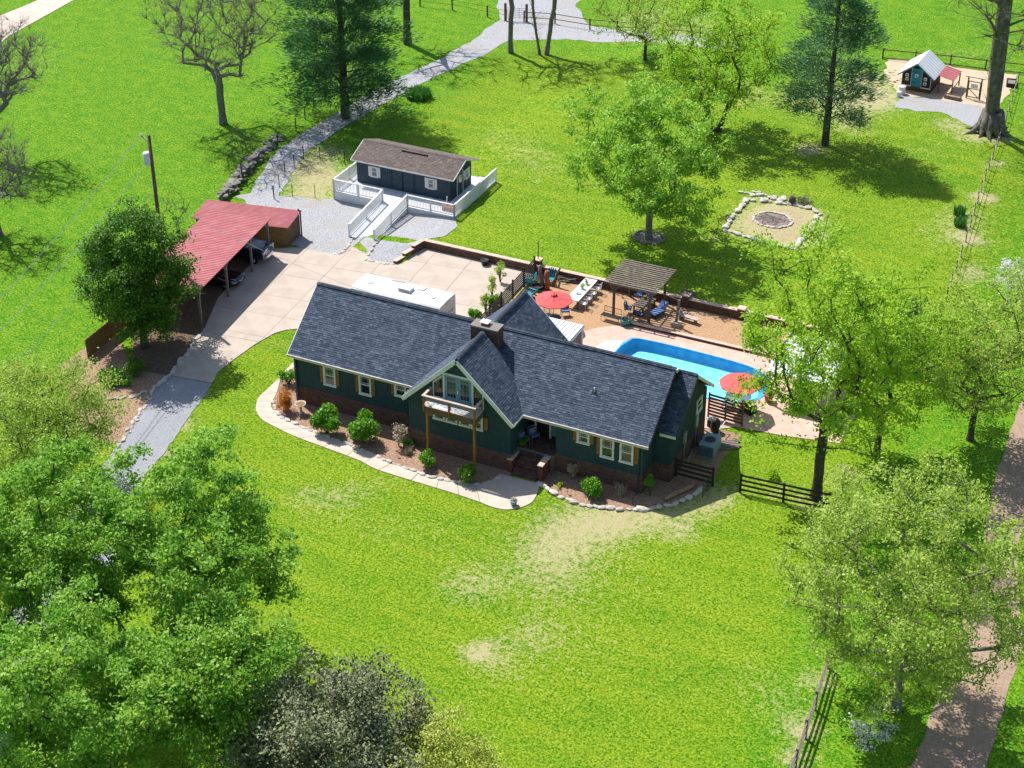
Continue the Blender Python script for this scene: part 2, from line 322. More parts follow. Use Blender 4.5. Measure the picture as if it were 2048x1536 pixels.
def build_ground():
    def axis(lo, hi, step, far, brk):
        a = [lo + i * step for i in range(int((hi - lo) / step) + 1)]
        a = [q for q in a if min(abs(q - k) for k in brk) > step * .3]
        g = 4.; q = lo
        while q > -far: q -= g; g *= 1.5; a.append(q)
        g = 4.; q = hi
        while q < far: q += g; g *= 1.5; a.append(q)
        out = [(q, None) for q in a]
        for k in brk: out += [(k - 1e-4, True), (k + 1e-4, False)]
        return sorted(out)
    X = axis(-78, 62, 1.0, 1500, [RET_X]); Y = axis(-48, 112, 1.0, 1500, [WALL_Y])
    v = []; dry = []; fld = []
    for y, sy in Y:
        for x, sx in X:
            low = y < WALL_Y if sy is None else sy; left = x < RET_X if sx is None else sx
            inside = -80 < x < 65 and -50 < y < 115
            v.append((x, y, Hs(x, y, left, low) + (0. if not inside else .0))); dry.append(dryness(x, y) if inside else 0.)
            fld.append(max(sstep(-12, -18, x), sstep(36, 40, x), sstep(62, 70, y)))
    nx = len(X); f = []
    for j in range(len(Y) - 1):
        for i in range(nx - 1):
            cx, cy = (X[i][0] + X[i + 1][0]) / 2, (Y[j][0] + Y[j + 1][0]) / 2
            if 15.6 < cx < 29.4 and 11.9 < cy < 18.6: continue
            f.append((j * nx + i, j * nx + i + 1, (j + 1) * nx + i + 1, (j + 1) * nx + i))
    me = bpy.data.meshes.new('ground'); me.from_pydata(v, [], f); me.materials.append(MT['grass'])
    for nm, d in (('dry', dry), ('field', fld)): me.attributes.new(nm, 'FLOAT', 'POINT').data.foreach_set('value', d)
    link('ground', me, kind='structure')
build_ground()
# ---------------------------------------------------------------- concrete driveway, cast in slabs
def slabs(name, poly, xs, ys, mat, z, thick=.1, gap=.012, skew=0.):
    root = link(name, None, kind='structure')
    bm = bmesh.new(); f = bm.faces.new([bm.verts.new((p[0], p[1], 0)) for p in poly]); f.normal_update()
    if f.normal.z < 0: bmesh.ops.reverse_faces(bm, faces=[f])
    for c in xs: bmesh.ops.bisect_plane(bm, geom=bm.verts[:] + bm.edges[:] + bm.faces[:], dist=1e-5, plane_co=(c, 8, 0), plane_no=(1, skew, 0))
    for c in ys: bmesh.ops.bisect_plane(bm, geom=bm.verts[:] + bm.edges[:] + bm.faces[:], dist=1e-5, plane_co=(-4, c, 0), plane_no=(-skew * 1.3, 1, 0))
    for k, f in enumerate(list(bm.faces)):
        if f.calc_area() < .05: continue
        c = f.calc_center_median(); pts = []
        for v in f.verts:
            d = (v.co - c); pts.append(v.co - d.normalized() * min(gap * 1.4, d.length * .3))
        mb = MB(); mb.prism([(p.x - c.x, p.y - c.y) for p in pts], -thick, 0)
        part(mb, 'slab', mat, root, (c.x, c.y, z + rnd.uniform(-.003, .003)))
    bm.free(); return root
drive = [(-9.45, -0.81), (-6.10, -0.38), (-6.57, 1.00), (-6.51, 2.98), (-6.32, 5.34), (-5.93, 7.26), (-5.47, 8.00), (-4.6, 8.7), (-1, 9.0), (7.1, 9.0), (7.2, WALL_Y - .02), (-2.44, WALL_Y - .02), (-3.1, 20.5),
         (-5.2, 20.2), (-6.01, 21.02), (-6.16, 22.64), (-6.05, 22.9), (-8.35, 22.95), (-7.99, 21.48), (-7.87, 19.80), (-8.51, 19.86), (-10.51, 19.63), (-11.6, 19.5), (-13.6, 18.2), (-12.57, 10.00), (-10.94, 5.87), (-10.66, 4.88)]
sheet('driveway_bed', drive, 'dirt', .02, flat=0., kind='structure')
slabs('driveway', drive, [-13.0, -9.6, -6.4, -3.2, .1, 3.25], [2.6, 6.0, 9.8, 12.6, 15.9, 18.2, 21.2], 'concrete', .055, skew=.09)
sheet('asphalt_drive', jitter([(-9.43, -0.84), (-6.08, -0.41), (-5.57, -2.49), (-4.12, -8.91), (-3.73, -11.49), (-1.0, -16.5), (1.5, -24), (4, -33), (8, -46), (2.5, -46), (-.5, -33), (-3.2, -24), (-5.4, -17), (-7.45, -9.14), (-7.84, -7.25), (-9.31, -2.25)], .5, .06), 'asphalt', .03, kind='structure')
# gravel round the shed ramp, gravel farm track, lanes
sheet('gravel_pad', jitter([(-6.01, 21.02), (-6.4, 21.5), (-7.4, 22.3), (-7.4, 28.6), (-2.3, 28.7), (-1.3, 27.2), (-1.4, 25.2), (-2.75, WALL_Y), (-3.15, 20.5), (-5.2, 20.25)], .5, .07, 3), 'gravel', .03, res=1.2, kind='structure')
sheet('gravel_pad', jitter([(-8.51, 19.86), (-7.87, 19.80), (-7.99, 21.48), (-7.6, 21.6), (-7.5, 22.4), (-7.5, 28.6), (-13.4, 28.6), (-14.35, 27.76), (-16.10, 27.45), (-18.13, 26.80), (-19.62, 26.83), (-21.14, 25.36), (-18.2, 24.5), (-13, 22.0), (-12.2, 19.8), (-10.51, 19.63)], .5, .1, 4), 'gravel', .02, res=1.5, kind='structure')
tr = smooth_poly([(-17.8, 24.0), (-19.2, 27.0), (-21.45, 34.12), (-21.58, 36.41), (-21.35, 41.91), (-20.89, 46.77), (-20.30, 52.45), (-19.45, 56.94), (-18.37, 62.31), (-17.86, 67.46), (-18.11, 71.48), (-17.0, 76.5)], 5)
ctr = [Vector(p) for p in tr]; lft = []; rgt = []
for i, p in enumerate(ctr):
    d = (ctr[min(i + 1, len(ctr) - 1)] - ctr[max(i - 1, 0)]).normalized(); nrm = Vector((-d.y, d.x)); wd = 1.25 if i < 40 else 1.6
    lft.append(p + nrm * wd); rgt.append(p - nrm * wd)
sheet('farm_track', jitter([tuple(p) for p in lft] + [tuple(p) for p in rgt[::-1]], .6, .14, 5), 'gravel', .026, kind='structure')
sheet('yard_gravel', jitter([(-18.30, 70.10), (-15.57, 67.93), (-11.24, 70.62), (-1.00, 72.12), (6.29, 73.79), (5.57, 75.87), (-2.01, 74.72), (-10.45, 75.15), (-14.27, 80.00), (-15.50, 86.86), (-24.87, 82.38)], .8, .25, 6), 'gravel', .02, kind='structure')
sheet('lane', jitter([(44.4, 40), (44.6, 22.2), (45.0, 11.3), (45.9, 3.7), (46.4, -3), (46.8, -14), (46.7, -30), (49.7, -30), (50.2, -14.3), (49.9, -4), (48.9, -.3), (47.9, 4), (47.3, 9.7), (46.9, 22), (46.8, 40)], .7, .09, 8), 'lane', .02, kind='structure')
ln = slabs('far_lane', [(-73, 34), (-60.2, 38.2), (-62.5, 47.0), (-63.4, 60), (-63.3, 75), (-66.6, 75), (-66.8, 55.5), (-67.5, 49), (-70, 41), (-78, 38)], [], [36, 41, 46, 51, 56, 61, 66], 'walk', .05)
sheet('coop_gravel', jitter([(23.85, 66.17), (23.49, 69.30), (26.72, 69.51), (29.86, 69.96), (32.79, 69.16), (33.89, 65.05), (32.09, 64.18), (30.24, 65.40), (27.86, 66.80), (25.71, 66.16)], .6, .2, 9), 'gravel', .02, kind='structure')
sheet('coop_yard', jitter([(20.90, 73.56), (20.01, 77.75), (32.33, 79.02), (32.57, 72.31), (31.22, 68.02), (28.12, 69.52), (23.49, 69.30)], .6, .2, 9), 'sand', .015, kind='structure')
# planting beds
bedL = [(-2.62, 4.61), (-2.32, 3.26), (-2.32, 2.55), (-1.41, 0.39), (-0.99, -0.93), (-0.34, -1.61), (0.50, -2.08), (1.90, -2.35), (3.88, -2.66), (5.78, -2.88), (7.69, -3.18), (9.63, -3.54), (11.13, -3.70), (12.34, -3.93), (14.05, -3.78), (15.67, -3.50), (16.49, -2.68), (16.6, -1.78), (17.2, -1.7), (17.2, .3), (.3, .3), (.3, 4)]
sheet('planting_bed', bedL, 'mulch', .025, kind='structure')
bedR = [(19.2, .3), (19.25, -1.3), (19.44, -1.69), (20.64, -2.29), (21.98, -2.51), (22.96, -2.48), (24.73, -2.07), (26.51, -1.22), (27.59, -0.26), (28.27, 0.91), (28.62, 2.09), (29.05, 3.20), (28.72, 5.90), (28.9, 9.2), (26.5, 9.2), (26.5, 2.2), (25.4, 2.2), (25.4, .3)]
sheet('planting_bed', bedR, 'mulch', .025, kind='structure')
sheet('carport_floor', [(-12.57, 10.00), (-10.94, 5.87), (-10.66, 4.88), (-9.45, -0.81), (-12.2, -1.2), (-14.5, 2), (-17.5, 5.0), (-18.2, 17), (-13.6, 18.2)], 'dirt', .016, kind='structure')
sheet('planting_bed', jitter([(-9.41, -0.87), (-9.31, -2.25), (-7.84, -7.25), (-7.45, -9.14), (-9.5, -9.5), (-13, -7), (-17, -3), (-17, 3), (-12.2, -1.2)], .6, .1, 3), 'mulch', .02, kind='structure')
# front walk, cast in panels between the two edges
outer = smooth_poly([(-2.56, 4.42), (-2.46, 3.30), (-2.28, 0.87), (-2.25, -0.46), (-1.91, -1.37), (-1.42, -2.11), (-0.57, -2.79), (0.59, -3.18), (2.69, -3.64), (5.22, -3.93), (7.75, -4.25), (9.29, -4.64), (12.44, -4.79), (14.60, -4.85), (16.76, -5.00)], 8)
inner = smooth_poly([(-2.16, 3.86), (-2.05, 3.16), (-2.32, 2.55), (-1.41, 0.39), (-1.02, -0.94), (-0.34, -1.61), (0.50, -2.08), (1.90, -2.35), (3.88, -2.66), (5.78, -2.88), (7.69, -3.18), (9.63, -3.54), (12.34, -3.93), (14.05, -3.78), (15.67, -3.50)], 8)
walk = link('front_walk', None, kind='structure')
def along(pl, t):
    k = t * (len(pl) - 1); i = min(int(k), len(pl) - 2); a, b = Vector(pl[i]), Vector(pl[i + 1]); return a.lerp(b, k - i)
NP = 19
for k in range(NP):
    t0, t1 = k / NP + .0006, (k + 1) / NP - .0006; m = 6
    poly = [along(outer, t0 + (t1 - t0) * j / m) for j in range(m + 1)] + [along(inner, t1 - (t1 - t0) * j / m) for j in range(m + 1)]
    c = sum(poly, Vector((0, 0))) / len(poly); mb = MB(); mb.prism([(p.x - c.x, p.y - c.y) for p in poly], -.06, 0)
    part(mb, 'slab', 'walk', walk, (c.x, c.y, .05))
pad = smooth_poly([(16.80, -5.01), (17.70, -5.14), (18.51, -5.04), (19.02, -4.68), (19.45, -4.16), (19.68, -3.47), (19.51, -2.38), (19.23, -1.55)], 5) + [(19.25, -1.62), (16.5, -1.72), (16.49, -2.68), (15.69, -3.48)]
cx_ = sum(p[0] for p in pad) / len(pad); cy_ = sum(p[1] for p in pad) / len(pad)
part(MB().prism([(p[0] - cx_, p[1] - cy_) for p in pad], -.06, 0), 'slab', 'walk', walk, (cx_, cy_, .052))
# ---------------------------------------------------------------- patio with the pool let into it
def ring_sheet(name, outer_, inner_, mat, z, **kw):
    bm = bmesh.new(); es = []
    for pl in (outer_, inner_):
        vs = [bm.verts.new((p[0], p[1], z)) for p in pl]; es += [bm.edges.new((vs[i], vs[(i + 1) % len(vs)])) for i in range(len(vs))]
    bmesh.ops.triangle_fill(bm, edges=es, use_beauty=True, use_dissolve=False)
    bmesh.ops.recalc_face_normals(bm, faces=bm.faces[:])
    for f in bm.faces:
        if f.normal.z < 0: f.normal_flip()
    me = bpy.data.meshes.new(name); bm.to_mesh(me); bm.free(); me.materials.append(MT[mat]); return link(name, me, **kw)
ring_sheet('patio', PATIO, POOL, 'patio', .04, kind='structure')
sheet('patio_gravel', [(7.4, WALL_Y), (7.35, 16), (7.5, 10), (13.0, 9.5), (13.0, 15.7), (14.9, 18.2), (16.6, 19.45), (34.5, 19.45), (34.5, WALL_Y)], 'tanground', .03, flat=0., kind='structure')
pl = thing('swimming_pool', 'blue in-ground swimming pool with rippled water let into the pink patio', 'pool', (22.9, 15.2, 0))
off = Vector((22.9, 15.2, 0)); PL = [(p[0] - 22.9, p[1] - 15.2) for p in POOL][::-1]
def shrink(k, dx=0): return [(p[0] * k + dx, p[1] * k * .985) for p in PL]
mb = MB(); n_ = len(PL)
levels = [(1.0, .035), (1.0, -.6), (.9, -.75), (.8, -.9)]
vs = []
for k, z in levels: vs += [(p[0], p[1], z) for p in shrink(k)]
fs = [(i * n_ + j, i * n_ + (j + 1) % n_, (i + 1) * n_ + (j + 1) % n_, (i + 1) * n_ + j) for i in range(2) for j in range(n_)]
mb.add(vs, fs); part(mb, 'pool_wall', 'poolwall', pl, smooth=True)
mb = MB(); mb.add([(p[0], p[1], -.75) for p in shrink(.9)], [tuple(range(n_))]); part(mb, 'pool_floor', 'poolfloor', pl)
mb = MB(); i0, i1 = shrink(1.0), shrink(1.035)
vs = [(p[0], p[1], .075) for p in i0] + [(p[0], p[1], .075) for p in i1] + [(p[0], p[1], .03) for p in i0] + [(p[0], p[1], .03) for p in i1]
fs = []
for j in range(n_):
    k = (j + 1) % n_; fs += [(j, k, n_ + k, n_ + j), (j, 2 * n_ + j, 2 * n_ + k, k), (n_ + j, n_ + k, 3 * n_ + k, 3 * n_ + j)]
mb.add(vs, fs); part(mb, 'coping', 'poolwall', pl)
m, n, l, b = newmat('water')
tp = n.new('ShaderNodeBsdfTransparent'); tp.inputs[0].default_value = (.70, .95, 1.0, 1); gl = n.new('ShaderNodeBsdfGlossy'); gl.inputs['Roughness'].default_value = .08
fr = n.new('ShaderNodeFresnel'); fr.inputs[0].default_value = 1.33; mx = n.new('ShaderNodeMixShader')
bn = noise_node(n, l, 3.5, 4, .6); bp = n.new('ShaderNodeBump'); bp.inputs['Strength'].default_value = .55; bp.inputs['Distance'].default_value = .1
l.new(bn.outputs[0], bp.inputs['Height']); l.new(bp.outputs[0], gl.inputs['Normal']); l.new(bp.outputs[0], fr.inputs['Normal'])
l.new(fr.outputs[0], mx.inputs[0]); l.new(tp.outputs[0], mx.inputs[1]); l.new(gl.outputs[0], mx.inputs[2]); l.new(mx.outputs[0], n['Material Output'].inputs[0])
mb = MB(); mb.add([(p[0], p[1], -.06) for p in shrink(.999)], [tuple(range(n_))]); part(mb, 'water', m, pl)
st = MB()
for k in range(3):
    rr_ = 1.55 - k * .42
    st.prism([(-5.5 - rr_ * math.cos(a) * 1.0, .3 + rr_ * math.sin(a)) for a in [R(-85 + 170 * i / 10) for i in range(11)]], -.3 - k * .25 + .1, .06 - k * .04 + (.0 if k else .02))
part(st, 'pool_steps', 'plastic', pl)
# ---------------------------------------------------------------- building helpers
def shingle_mesh(o, u, v, W, L, mat, inside=None, tw=.30, ex=.15, th=.018, seed=0, parent=None, name='shingles'):
    """courses of separate tabs on a roof slope: o = lower left corner, u along the eave, v up the slope"""
    rr = random.Random(seed); u, v, o = Vector(u).normalized(), Vector(v).normalized(), Vector(o); nr = u.cross(v).normalized()
    if nr.z < 0: nr = -nr
    mb = MB(); rows = int(L / ex) + 1
    for j in range(rows):
        y0 = j * ex; y1 = min(y0 + ex * 1.02, L); x = -rr.random() * tw
        while x < W:
            w_ = tw * rr.uniform(.7, 1.3); a, b = max(0, x), min(W, x + w_ - .012); x += w_
            if b - a < .04: continue
            if inside and not inside((a + b) / 2, (y0 + y1) / 2): continue
            t = th * rr.uniform(.7, 1.5); A = o + u * a + v * y0; B = o + u * b + v * y0; Cc = o + u * b + v * y1; D = o + u * a + v * y1
            tt = min(1, max(0, rr.gauss(.42, .3)))
            mb.add([A + nr * t, B + nr * t, Cc + nr * .003, D + nr * .003, A, B], [(0, 1, 2, 3), (4, 5, 1, 0), (5, 2, 1), (4, 0, 3)], tt)
    o_ = part(mb, name, mat, parent); o_['kind'] = 'stuff'; return o_
def brick_wall(p0, p1, z0, z1, th, parent, mat='brick', side=-1, bw=.215, bh=.075, seed=0, ends=False, name='brickwork'):
    """mortar core with the bricks of each course set proud of it (one joined part)"""
    rr = random.Random(seed); p0, p1 = Vector((*p0, 0)), Vector((*p1, 0)); d = p1 - p0; L = d.length; d.normalize(); nr = Vector((d.y, -d.x, 0)) * (-side)
    core = MB(); core.obox(p0 + Vector((0, 0, z0)), d * L, -nr * th, Vector((0, 0, z1 - z0))); c = part(core, 'mortar', 'mortar', parent)
    mb = MB(); rows = max(1, round((z1 - z0) / bh)); hh = (z1 - z0) / rows
    def face(q0, dd, LL, nn, row):
        x = -bw * .5 * (row % 2)
        while x < LL:
            a, b = max(0, x), min(LL, x + bw - .012); x += bw
            if b - a < .03: continue
            pr = rr.uniform(.006, .014)
            mb.obox(q0 + dd * a + Vector((0, 0, z0 + row * hh + .005)), dd * (b - a), nn * pr, Vector((0, 0, hh - .012)), min(1, max(0, rr.gauss(.45, .28))))
    for r in range(rows):
        face(p0, d, L, nr, r)
        if ends:
            face(p0 - nr * th, nr, th, -d, r); face(p1 - nr * th, nr, th, d, r)
    b = part(mb, name, mat, c); b['kind'] = 'stuff'; return c
def window(parent, loc, w_, h_, rot=0, upper_grid=True, name='window', cols=2, mat='trim'):
    """sash window in local axes: x across, -y outward, z up; loc = middle of the sill"""
    fr = MB(); t = .10
    fr.box(-w_ / 2, -.07, 0, -w_ / 2 + t, .02, h_); fr.box(w_ / 2 - t, -.07, 0, w_ / 2, .02, h_)
    fr.box(-w_ / 2 + t, -.07, h_ - t, w_ / 2 - t, .02, h_); fr.box(-w_ / 2 - .03, -.10, -.05, w_ / 2 + .03, .02, .06)
    f = part(fr, name, mat, parent, loc, rot)
    sh = MB(); i0, i1 = -w_ / 2 + t, w_ / 2 - t
    sh.box(i0, -.045, h_ * .5 - .025, i1, .01, h_ * .5 + .03)
    for x in (i0, i1 - .035): sh.box(x, -.04, .06, x + .035, .01, h_ - t)
    sh.box(i0, -.04, .06, i1, .01, .105); sh.box(i0, -.04, h_ - t - .04, i1, .01, h_ - t)
    part(sh, 'sash', mat, f)
    if upper_grid:
        g = MB(); zt = h_ - t - .14; zb = h_ * .5 + .13
        for x in (i0 + .12, i1 - .13): g.box(x, -.035, h_ * .5, x + .014, .005, h_ - t)
        for z in (zt, zb): g.box(i0, -.036, z, i1, .005, z + .014)
        part(g, 'muntin', mat, f)
    for z0, z1, y in ((.1, h_ * .5 - .02, .012), (h_ * .5 + .03, h_ - t - .02, .0)):
        part(MB().box(i0 + .01, y - .012, z0, i1 - .01, y, z1), 'pane', 'glass', f)
    return f
def shutter(parent, loc, w_, h_, rot=0, mat='wood'):
    s = MB(); n_ = 3
    for k in range(n_): s.box(-w_ / 2 + k * w_ / n_ + .004, -.04, 0, -w_ / 2 + (k + 1) * w_ / n_ - .004, 0, h_)
    o = part(s, 'shutter', mat, parent, loc, rot)
    b = MB()
    for z in (h_ * .12, h_ * .84): b.box(-w_ / 2, -.065, z, w_ / 2, -.04, z + .09)
    part(b, 'batten', mat, o); return o
def siding(parent, poly_xz, frame, mat='siding', th=.16, step=.2, name='wall'):
    """wall panel with vertical battens; poly in (along, height); frame = (origin, along, outward)"""
    o, a, nr = Vector(frame[0]), Vector(frame[1]).normalized(), Vector(frame[2]).normalized(); up = Vector((0, 0, 1))
    P3 = [o + a * x + up * z for x, z in poly_xz]
    wl = part(MB().ext(P3, -nr * th), name, mat, parent)
    mb = MB(); xs = [p[0] for p in poly_xz]; x = min(xs) + step * .5; n_ = len(poly_xz)
    while x < max(xs):
        zs = []
        for i in range(n_):
            (x0, z0), (x1, z1) = poly_xz[i], poly_xz[(i + 1) % n_]
            if (x0 - x) * (x1 - x) < 0: zs.append(z0 + (z1 - z0) * (x - x0) / (x1 - x0))
        if len(zs) >= 2:
            q = o + a * (x - .02) + up * (min(zs) + .004); mb.obox(q, a * .04, nr * .018, up * (max(zs) - min(zs) - .008))
        x += step
    if len(mb.f) > 36:
        b = part(mb, 'batten', mat, wl); b['kind'] = 'stuff'
    return wl
# ---------------------------------------------------------------- the house
HE, HR, D_, LX = 3.75, 7.02, 4.28, 25.84
HE2, HR2, Y2, LX2, D2 = 3.70, 6.32, 1.83, 26.92, 5.24
G0, G1, HG, PF, YB = 9.46, 17.32, 7.53, -1.40, 2.36; GM = (G0 + G1) / 2
house = thing('house', 'long dark green house with slate blue shingle roof, front gable and brick chimney', 'house')
SL = Vector((0, D_, HR - HE)); SLn = SL.length
ZB = 1.30
# walls
siding(house, [(.35, ZB), (9.8, ZB), (9.8, 3.62), (.35, 3.62)], ((0, .2, 0), (1, 0, 0), (0, -1, 0)))
siding(house, [(19.55, ZB), (25.45, ZB), (25.45, 3.62), (19.55, 3.62)], ((0, .2, 0), (1, 0, 0), (0, -1, 0)))
siding(house, [(0, ZB), (8.0, ZB), (8.0, 3.7), (4.05, 6.7), (0, 3.7)], ((.36, .22, 0), (0, 1, 0), (-1, 0, 0)))
siding(house, [(0, ZB), (8.0, ZB), (8.0, 3.7), (4.05, 6.7), (0, 3.7)], ((25.44, .22, 0), (0, 1, 0), (1, 0, 0)))
siding(house, [(0, ZB), (25.1, ZB), (25.1, 3.6), (0, 3.6)], ((.36, 8.3, 0), (1, 0, 0), (0, 1, 0)))
s_ = (HG - HE) / (GM - G0)
gx0, gx1, gz = 9.78, 17.0, 3.75
gt = lambda x: HG - .22 - abs(x - GM) * s_
siding(house, [(gx0, ZB), (gx1, ZB), (gx1, gt(gx1)), (GM, gt(GM)), (gx0, gt(gx0))], ((0, -1.15, 0), (1, 0, 0), (0, -1, 0)), name='gable_wall')
siding(house, [(-.99, ZB), (1.8, ZB), (1.8, 3.72), (-.99, 3.72)], ((17.0, 0, 0), (0, 1, 0), (1, 0, 0)))
siding(house, [(-.99, ZB), (.04, ZB), (.04, 3.7), (-.99, 3.7)], ((gx0, 0, 0), (0, 1, 0), (-1, 0, 0)))
siding(house, [(17.0, ZB), (19.55, ZB), (19.55, 3.7), (17.0, 3.7)], ((0, 1.85, 0), (1, 0, 0), (0, -1, 0)), name='porch_wall')
siding(house, [(.36, ZB), (1.85, ZB), (1.85, 3.7), (.36, 3.7)], ((19.55, 0, 0), (0, 1, 0), (-1, 0, 0)), name='porch_wall')
siding(house, [(GM - 2.75, 4.9), (GM + 2.75, 4.9), (GM, HG - .25)], ((0, YB - .18, 0), (1, 0, 0), (0, 1, 0)), name='gable_wall')
# right wing walls
WX = LX2 - .34
siding(house, [(0, ZB), (6.3, ZB), (6.3, HE2 - .1), (D2 - Y2 - .25, HR2 - .25), (0, HE2 - .1)], ((WX, Y2 + .25, 0), (0, 1, 0), (1, 0, 0)))
siding(house, [(25.45, ZB), (WX - .02, ZB), (WX - .02, HE2 - .15), (25.45, HE2 - .15)], ((0, Y2 + .25, 0), (1, 0, 0), (0, -1, 0)))
siding(house, [(25.45, ZB), (WX - .02, ZB), (WX - .02, HE2 - .15), (25.45, HE2 - .15)], ((0, Y2 + 6.55, 0), (1, 0, 0), (0, 1, 0)))
# brick base
brick_wall((.35, .17), (9.8, .17), 0, ZB, .2, house, seed=1)
brick_wall((.33, 8.2), (.33, .17), 0, ZB, .2, house, seed=2)
brick_wall((gx0, -1.18), (gx1, -1.18), 0, ZB, .2, house, seed=3)
brick_wall((gx1 + .02, -1.0), (gx1 + .02, .3), 0, ZB, .2, house, seed=4)
brick_wall((19.55, .17), (25.45, .17), 0, ZB, .2, house, seed=5)
brick_wall((25.46, .17), (25.46, 2.0), 0, ZB, .2, house, seed=6)
brick_wall((25.47, Y2 + .22), (WX + .01, Y2 + .22), 0, ZB, .2, house, seed=7)
brick_wall((WX + .01, Y2 + .22), (WX + .01, Y2 + 6.5), 0, ZB, .2, house, seed=8)
part(MB().box(.5, .4, 0, 25.2, 8.2, ZB - .05), 'foundation', 'mortar', house)
# roofs: deck + shingles
def roof_slab(poly3, th, name='roof_deck'):
    a = [Vector(p) for p in poly3]; nr = (a[1] - a[0]).cross(a[2] - a[0]).normalized()
    if nr.z < 0: nr = -nr
    return part(MB().ext(a, -nr * th), name, 'shingle_dark', house)
v1 = SL / SLn
roof_slab([(0, 0, HE), (LX, 0, HE), (LX, D_, HR), (0, D_, HR)], .14); roof_slab([(0, 2 * D_, HE), (LX, 2 * D_, HE), (LX, D_, HR), (0, D_, HR)], .14)
shingle_mesh((0, 0, HE), (1, 0, 0), v1, LX, SLn, 'shingle', lambda x, y: not (G0 + .5 + y * .55 < x < G1 - .5 - y * .55 and y < 2.6), seed=1, parent=house)
shingle_mesh((0, 2 * D_, HE), (1, 0, 0), (0, -v1.y, v1.z), LX, SLn, 'shingle', lambda x, y: y > 3.2, seed=2, parent=house)
SL2 = Vector((0, D2 - Y2, HR2 - HE2)); v2 = SL2.normalized()
roof_slab([(LX - .5, Y2, HE2), (LX2, Y2, HE2), (LX2, D2, HR2), (LX - .5, D2, HR2)], .14); roof_slab([(LX - .5, 2 * D2 - Y2, HE2), (LX2, 2 * D2 - Y2, HE2), (LX2, D2, HR2), (LX - .5, D2, HR2)], .14)
shingle_mesh((LX - .5, Y2, HE2), (1, 0, 0), v2, LX2 - LX + .5, SL2.length, 'shingle', seed=3, parent=house)
shingle_mesh((LX - .5, 2 * D2 - Y2, HE2), (1, 0, 0), (0, -v2.y, v2.z), LX2 - LX + .5, SL2.length, 'shingle', seed=31, parent=house)
for sx, g in ((1, G1), (-1, G0)):
    vv = Vector((-sx * (GM - G0), 0, HG - HE)); Lg = vv.length; vn = vv.normalized()
    # polygon of the slope in the plan: from the front edge to the valley / rear edge
    yv = lambda z: min(YB, (z - HE) / (HR - HE) * D_)
    zk = HE + (HR - HE) * YB / D_; xk = GM + sx * (HG - zk) / s_
    roof_slab([(g, PF, HE), (g, 0, HE), (xk, YB, zk), (GM, YB, HG), (GM, PF, HG)], .14)
    shingle_mesh((g, PF, HE), (0, 1, 0), vn, YB - PF, Lg, 'shingle', lambda x, y, vn=vn: PF + x < yv(HE + y * vn.z) + .1, seed=4 + sx, parent=house)
XB, HBR, YBK, WB = 13.12, 7.0, 9.35, 3.6
for sx in (1, -1):
    vv = Vector((-sx * WB, 0, HBR - 3.5)); vn = vv.normalized()
    roof_slab([(XB + sx * WB, 5.0, 3.5), (XB + sx * WB, YBK, 3.5), (XB, YBK, HBR), (XB, D_ + .1, HBR)], .14)
    shingle_mesh((XB + sx * WB, 5.0, 3.5), (0, 1, 0), vn, YBK - 5.0, vv.length, 'shingle', seed=8 + sx, parent=house)
    shingle_mesh((XB + sx * WB * .21, D_ + .05, HBR - .21 * (HBR - 3.5)), (0, 1, 0), vn, .7, vv.length * .21, 'shingle', seed=18 + sx, parent=house)
siding(house, [(XB - 3.3, ZB), (XB + 3.3, ZB), (XB + 3.3, 3.7), (XB, HBR - .25), (XB - 3.3, 3.7)], ((0, YBK - .3, 0), (1, 0, 0), (0, 1, 0)), name='gable_wall')
# ridge caps: a raised vent with lapped cap shingles
def ridge(p, q, w_=.17, drop=.11):
    p, q = Vector(p), Vector(q); d = (q - p); L = d.length; d.normalize(); sd_ = d.cross(Vector((0, 0, 1))).normalized(); up = Vector((0, 0, 1))
    vent = MB(); vent.obox(p + d * .3 - sd_ * (w_ - .05) - up * .12, d * (L - .6), sd_ * (2 * w_ - .1), up * .17); rv = part(vent, 'ridge_vent', 'black', house)
    mb = MB(); k = 0; x = 0
    while x < L:
        x1 = min(L, x + .27); a, b = p + d * x, p + d * x1; e = .012
        for s in (1, -1):
            mb.add([a + up * .10, b + up * (.10 - e), b + sd_ * s * w_ + up * (.10 - drop - e), a + sd_ * s * w_ + up * (.10 - drop), a + sd_ * s * w_ + up * (.07 - drop), b + sd_ * s * w_ + up * (.06 - drop)],
                   [(0, 1, 2, 3) if s > 0 else (3, 2, 1, 0), (3, 2, 5, 4) if s > 0 else (4, 5, 2, 3)], min(1, max(0, rnd.gauss(.4, .25))))
        x = x1
    c = part(mb, 'ridge_cap', 'shingle', house); c['kind'] = 'stuff'
ridge((0, D_, HR), (LX, D_, HR)); ridge((GM, PF, HG), (GM, YB, HG)); ridge((XB, D_ + .3, HBR), (XB, YBK, HBR)); ridge((LX - .3, D2, HR2), (LX2, D2, HR2), .13)
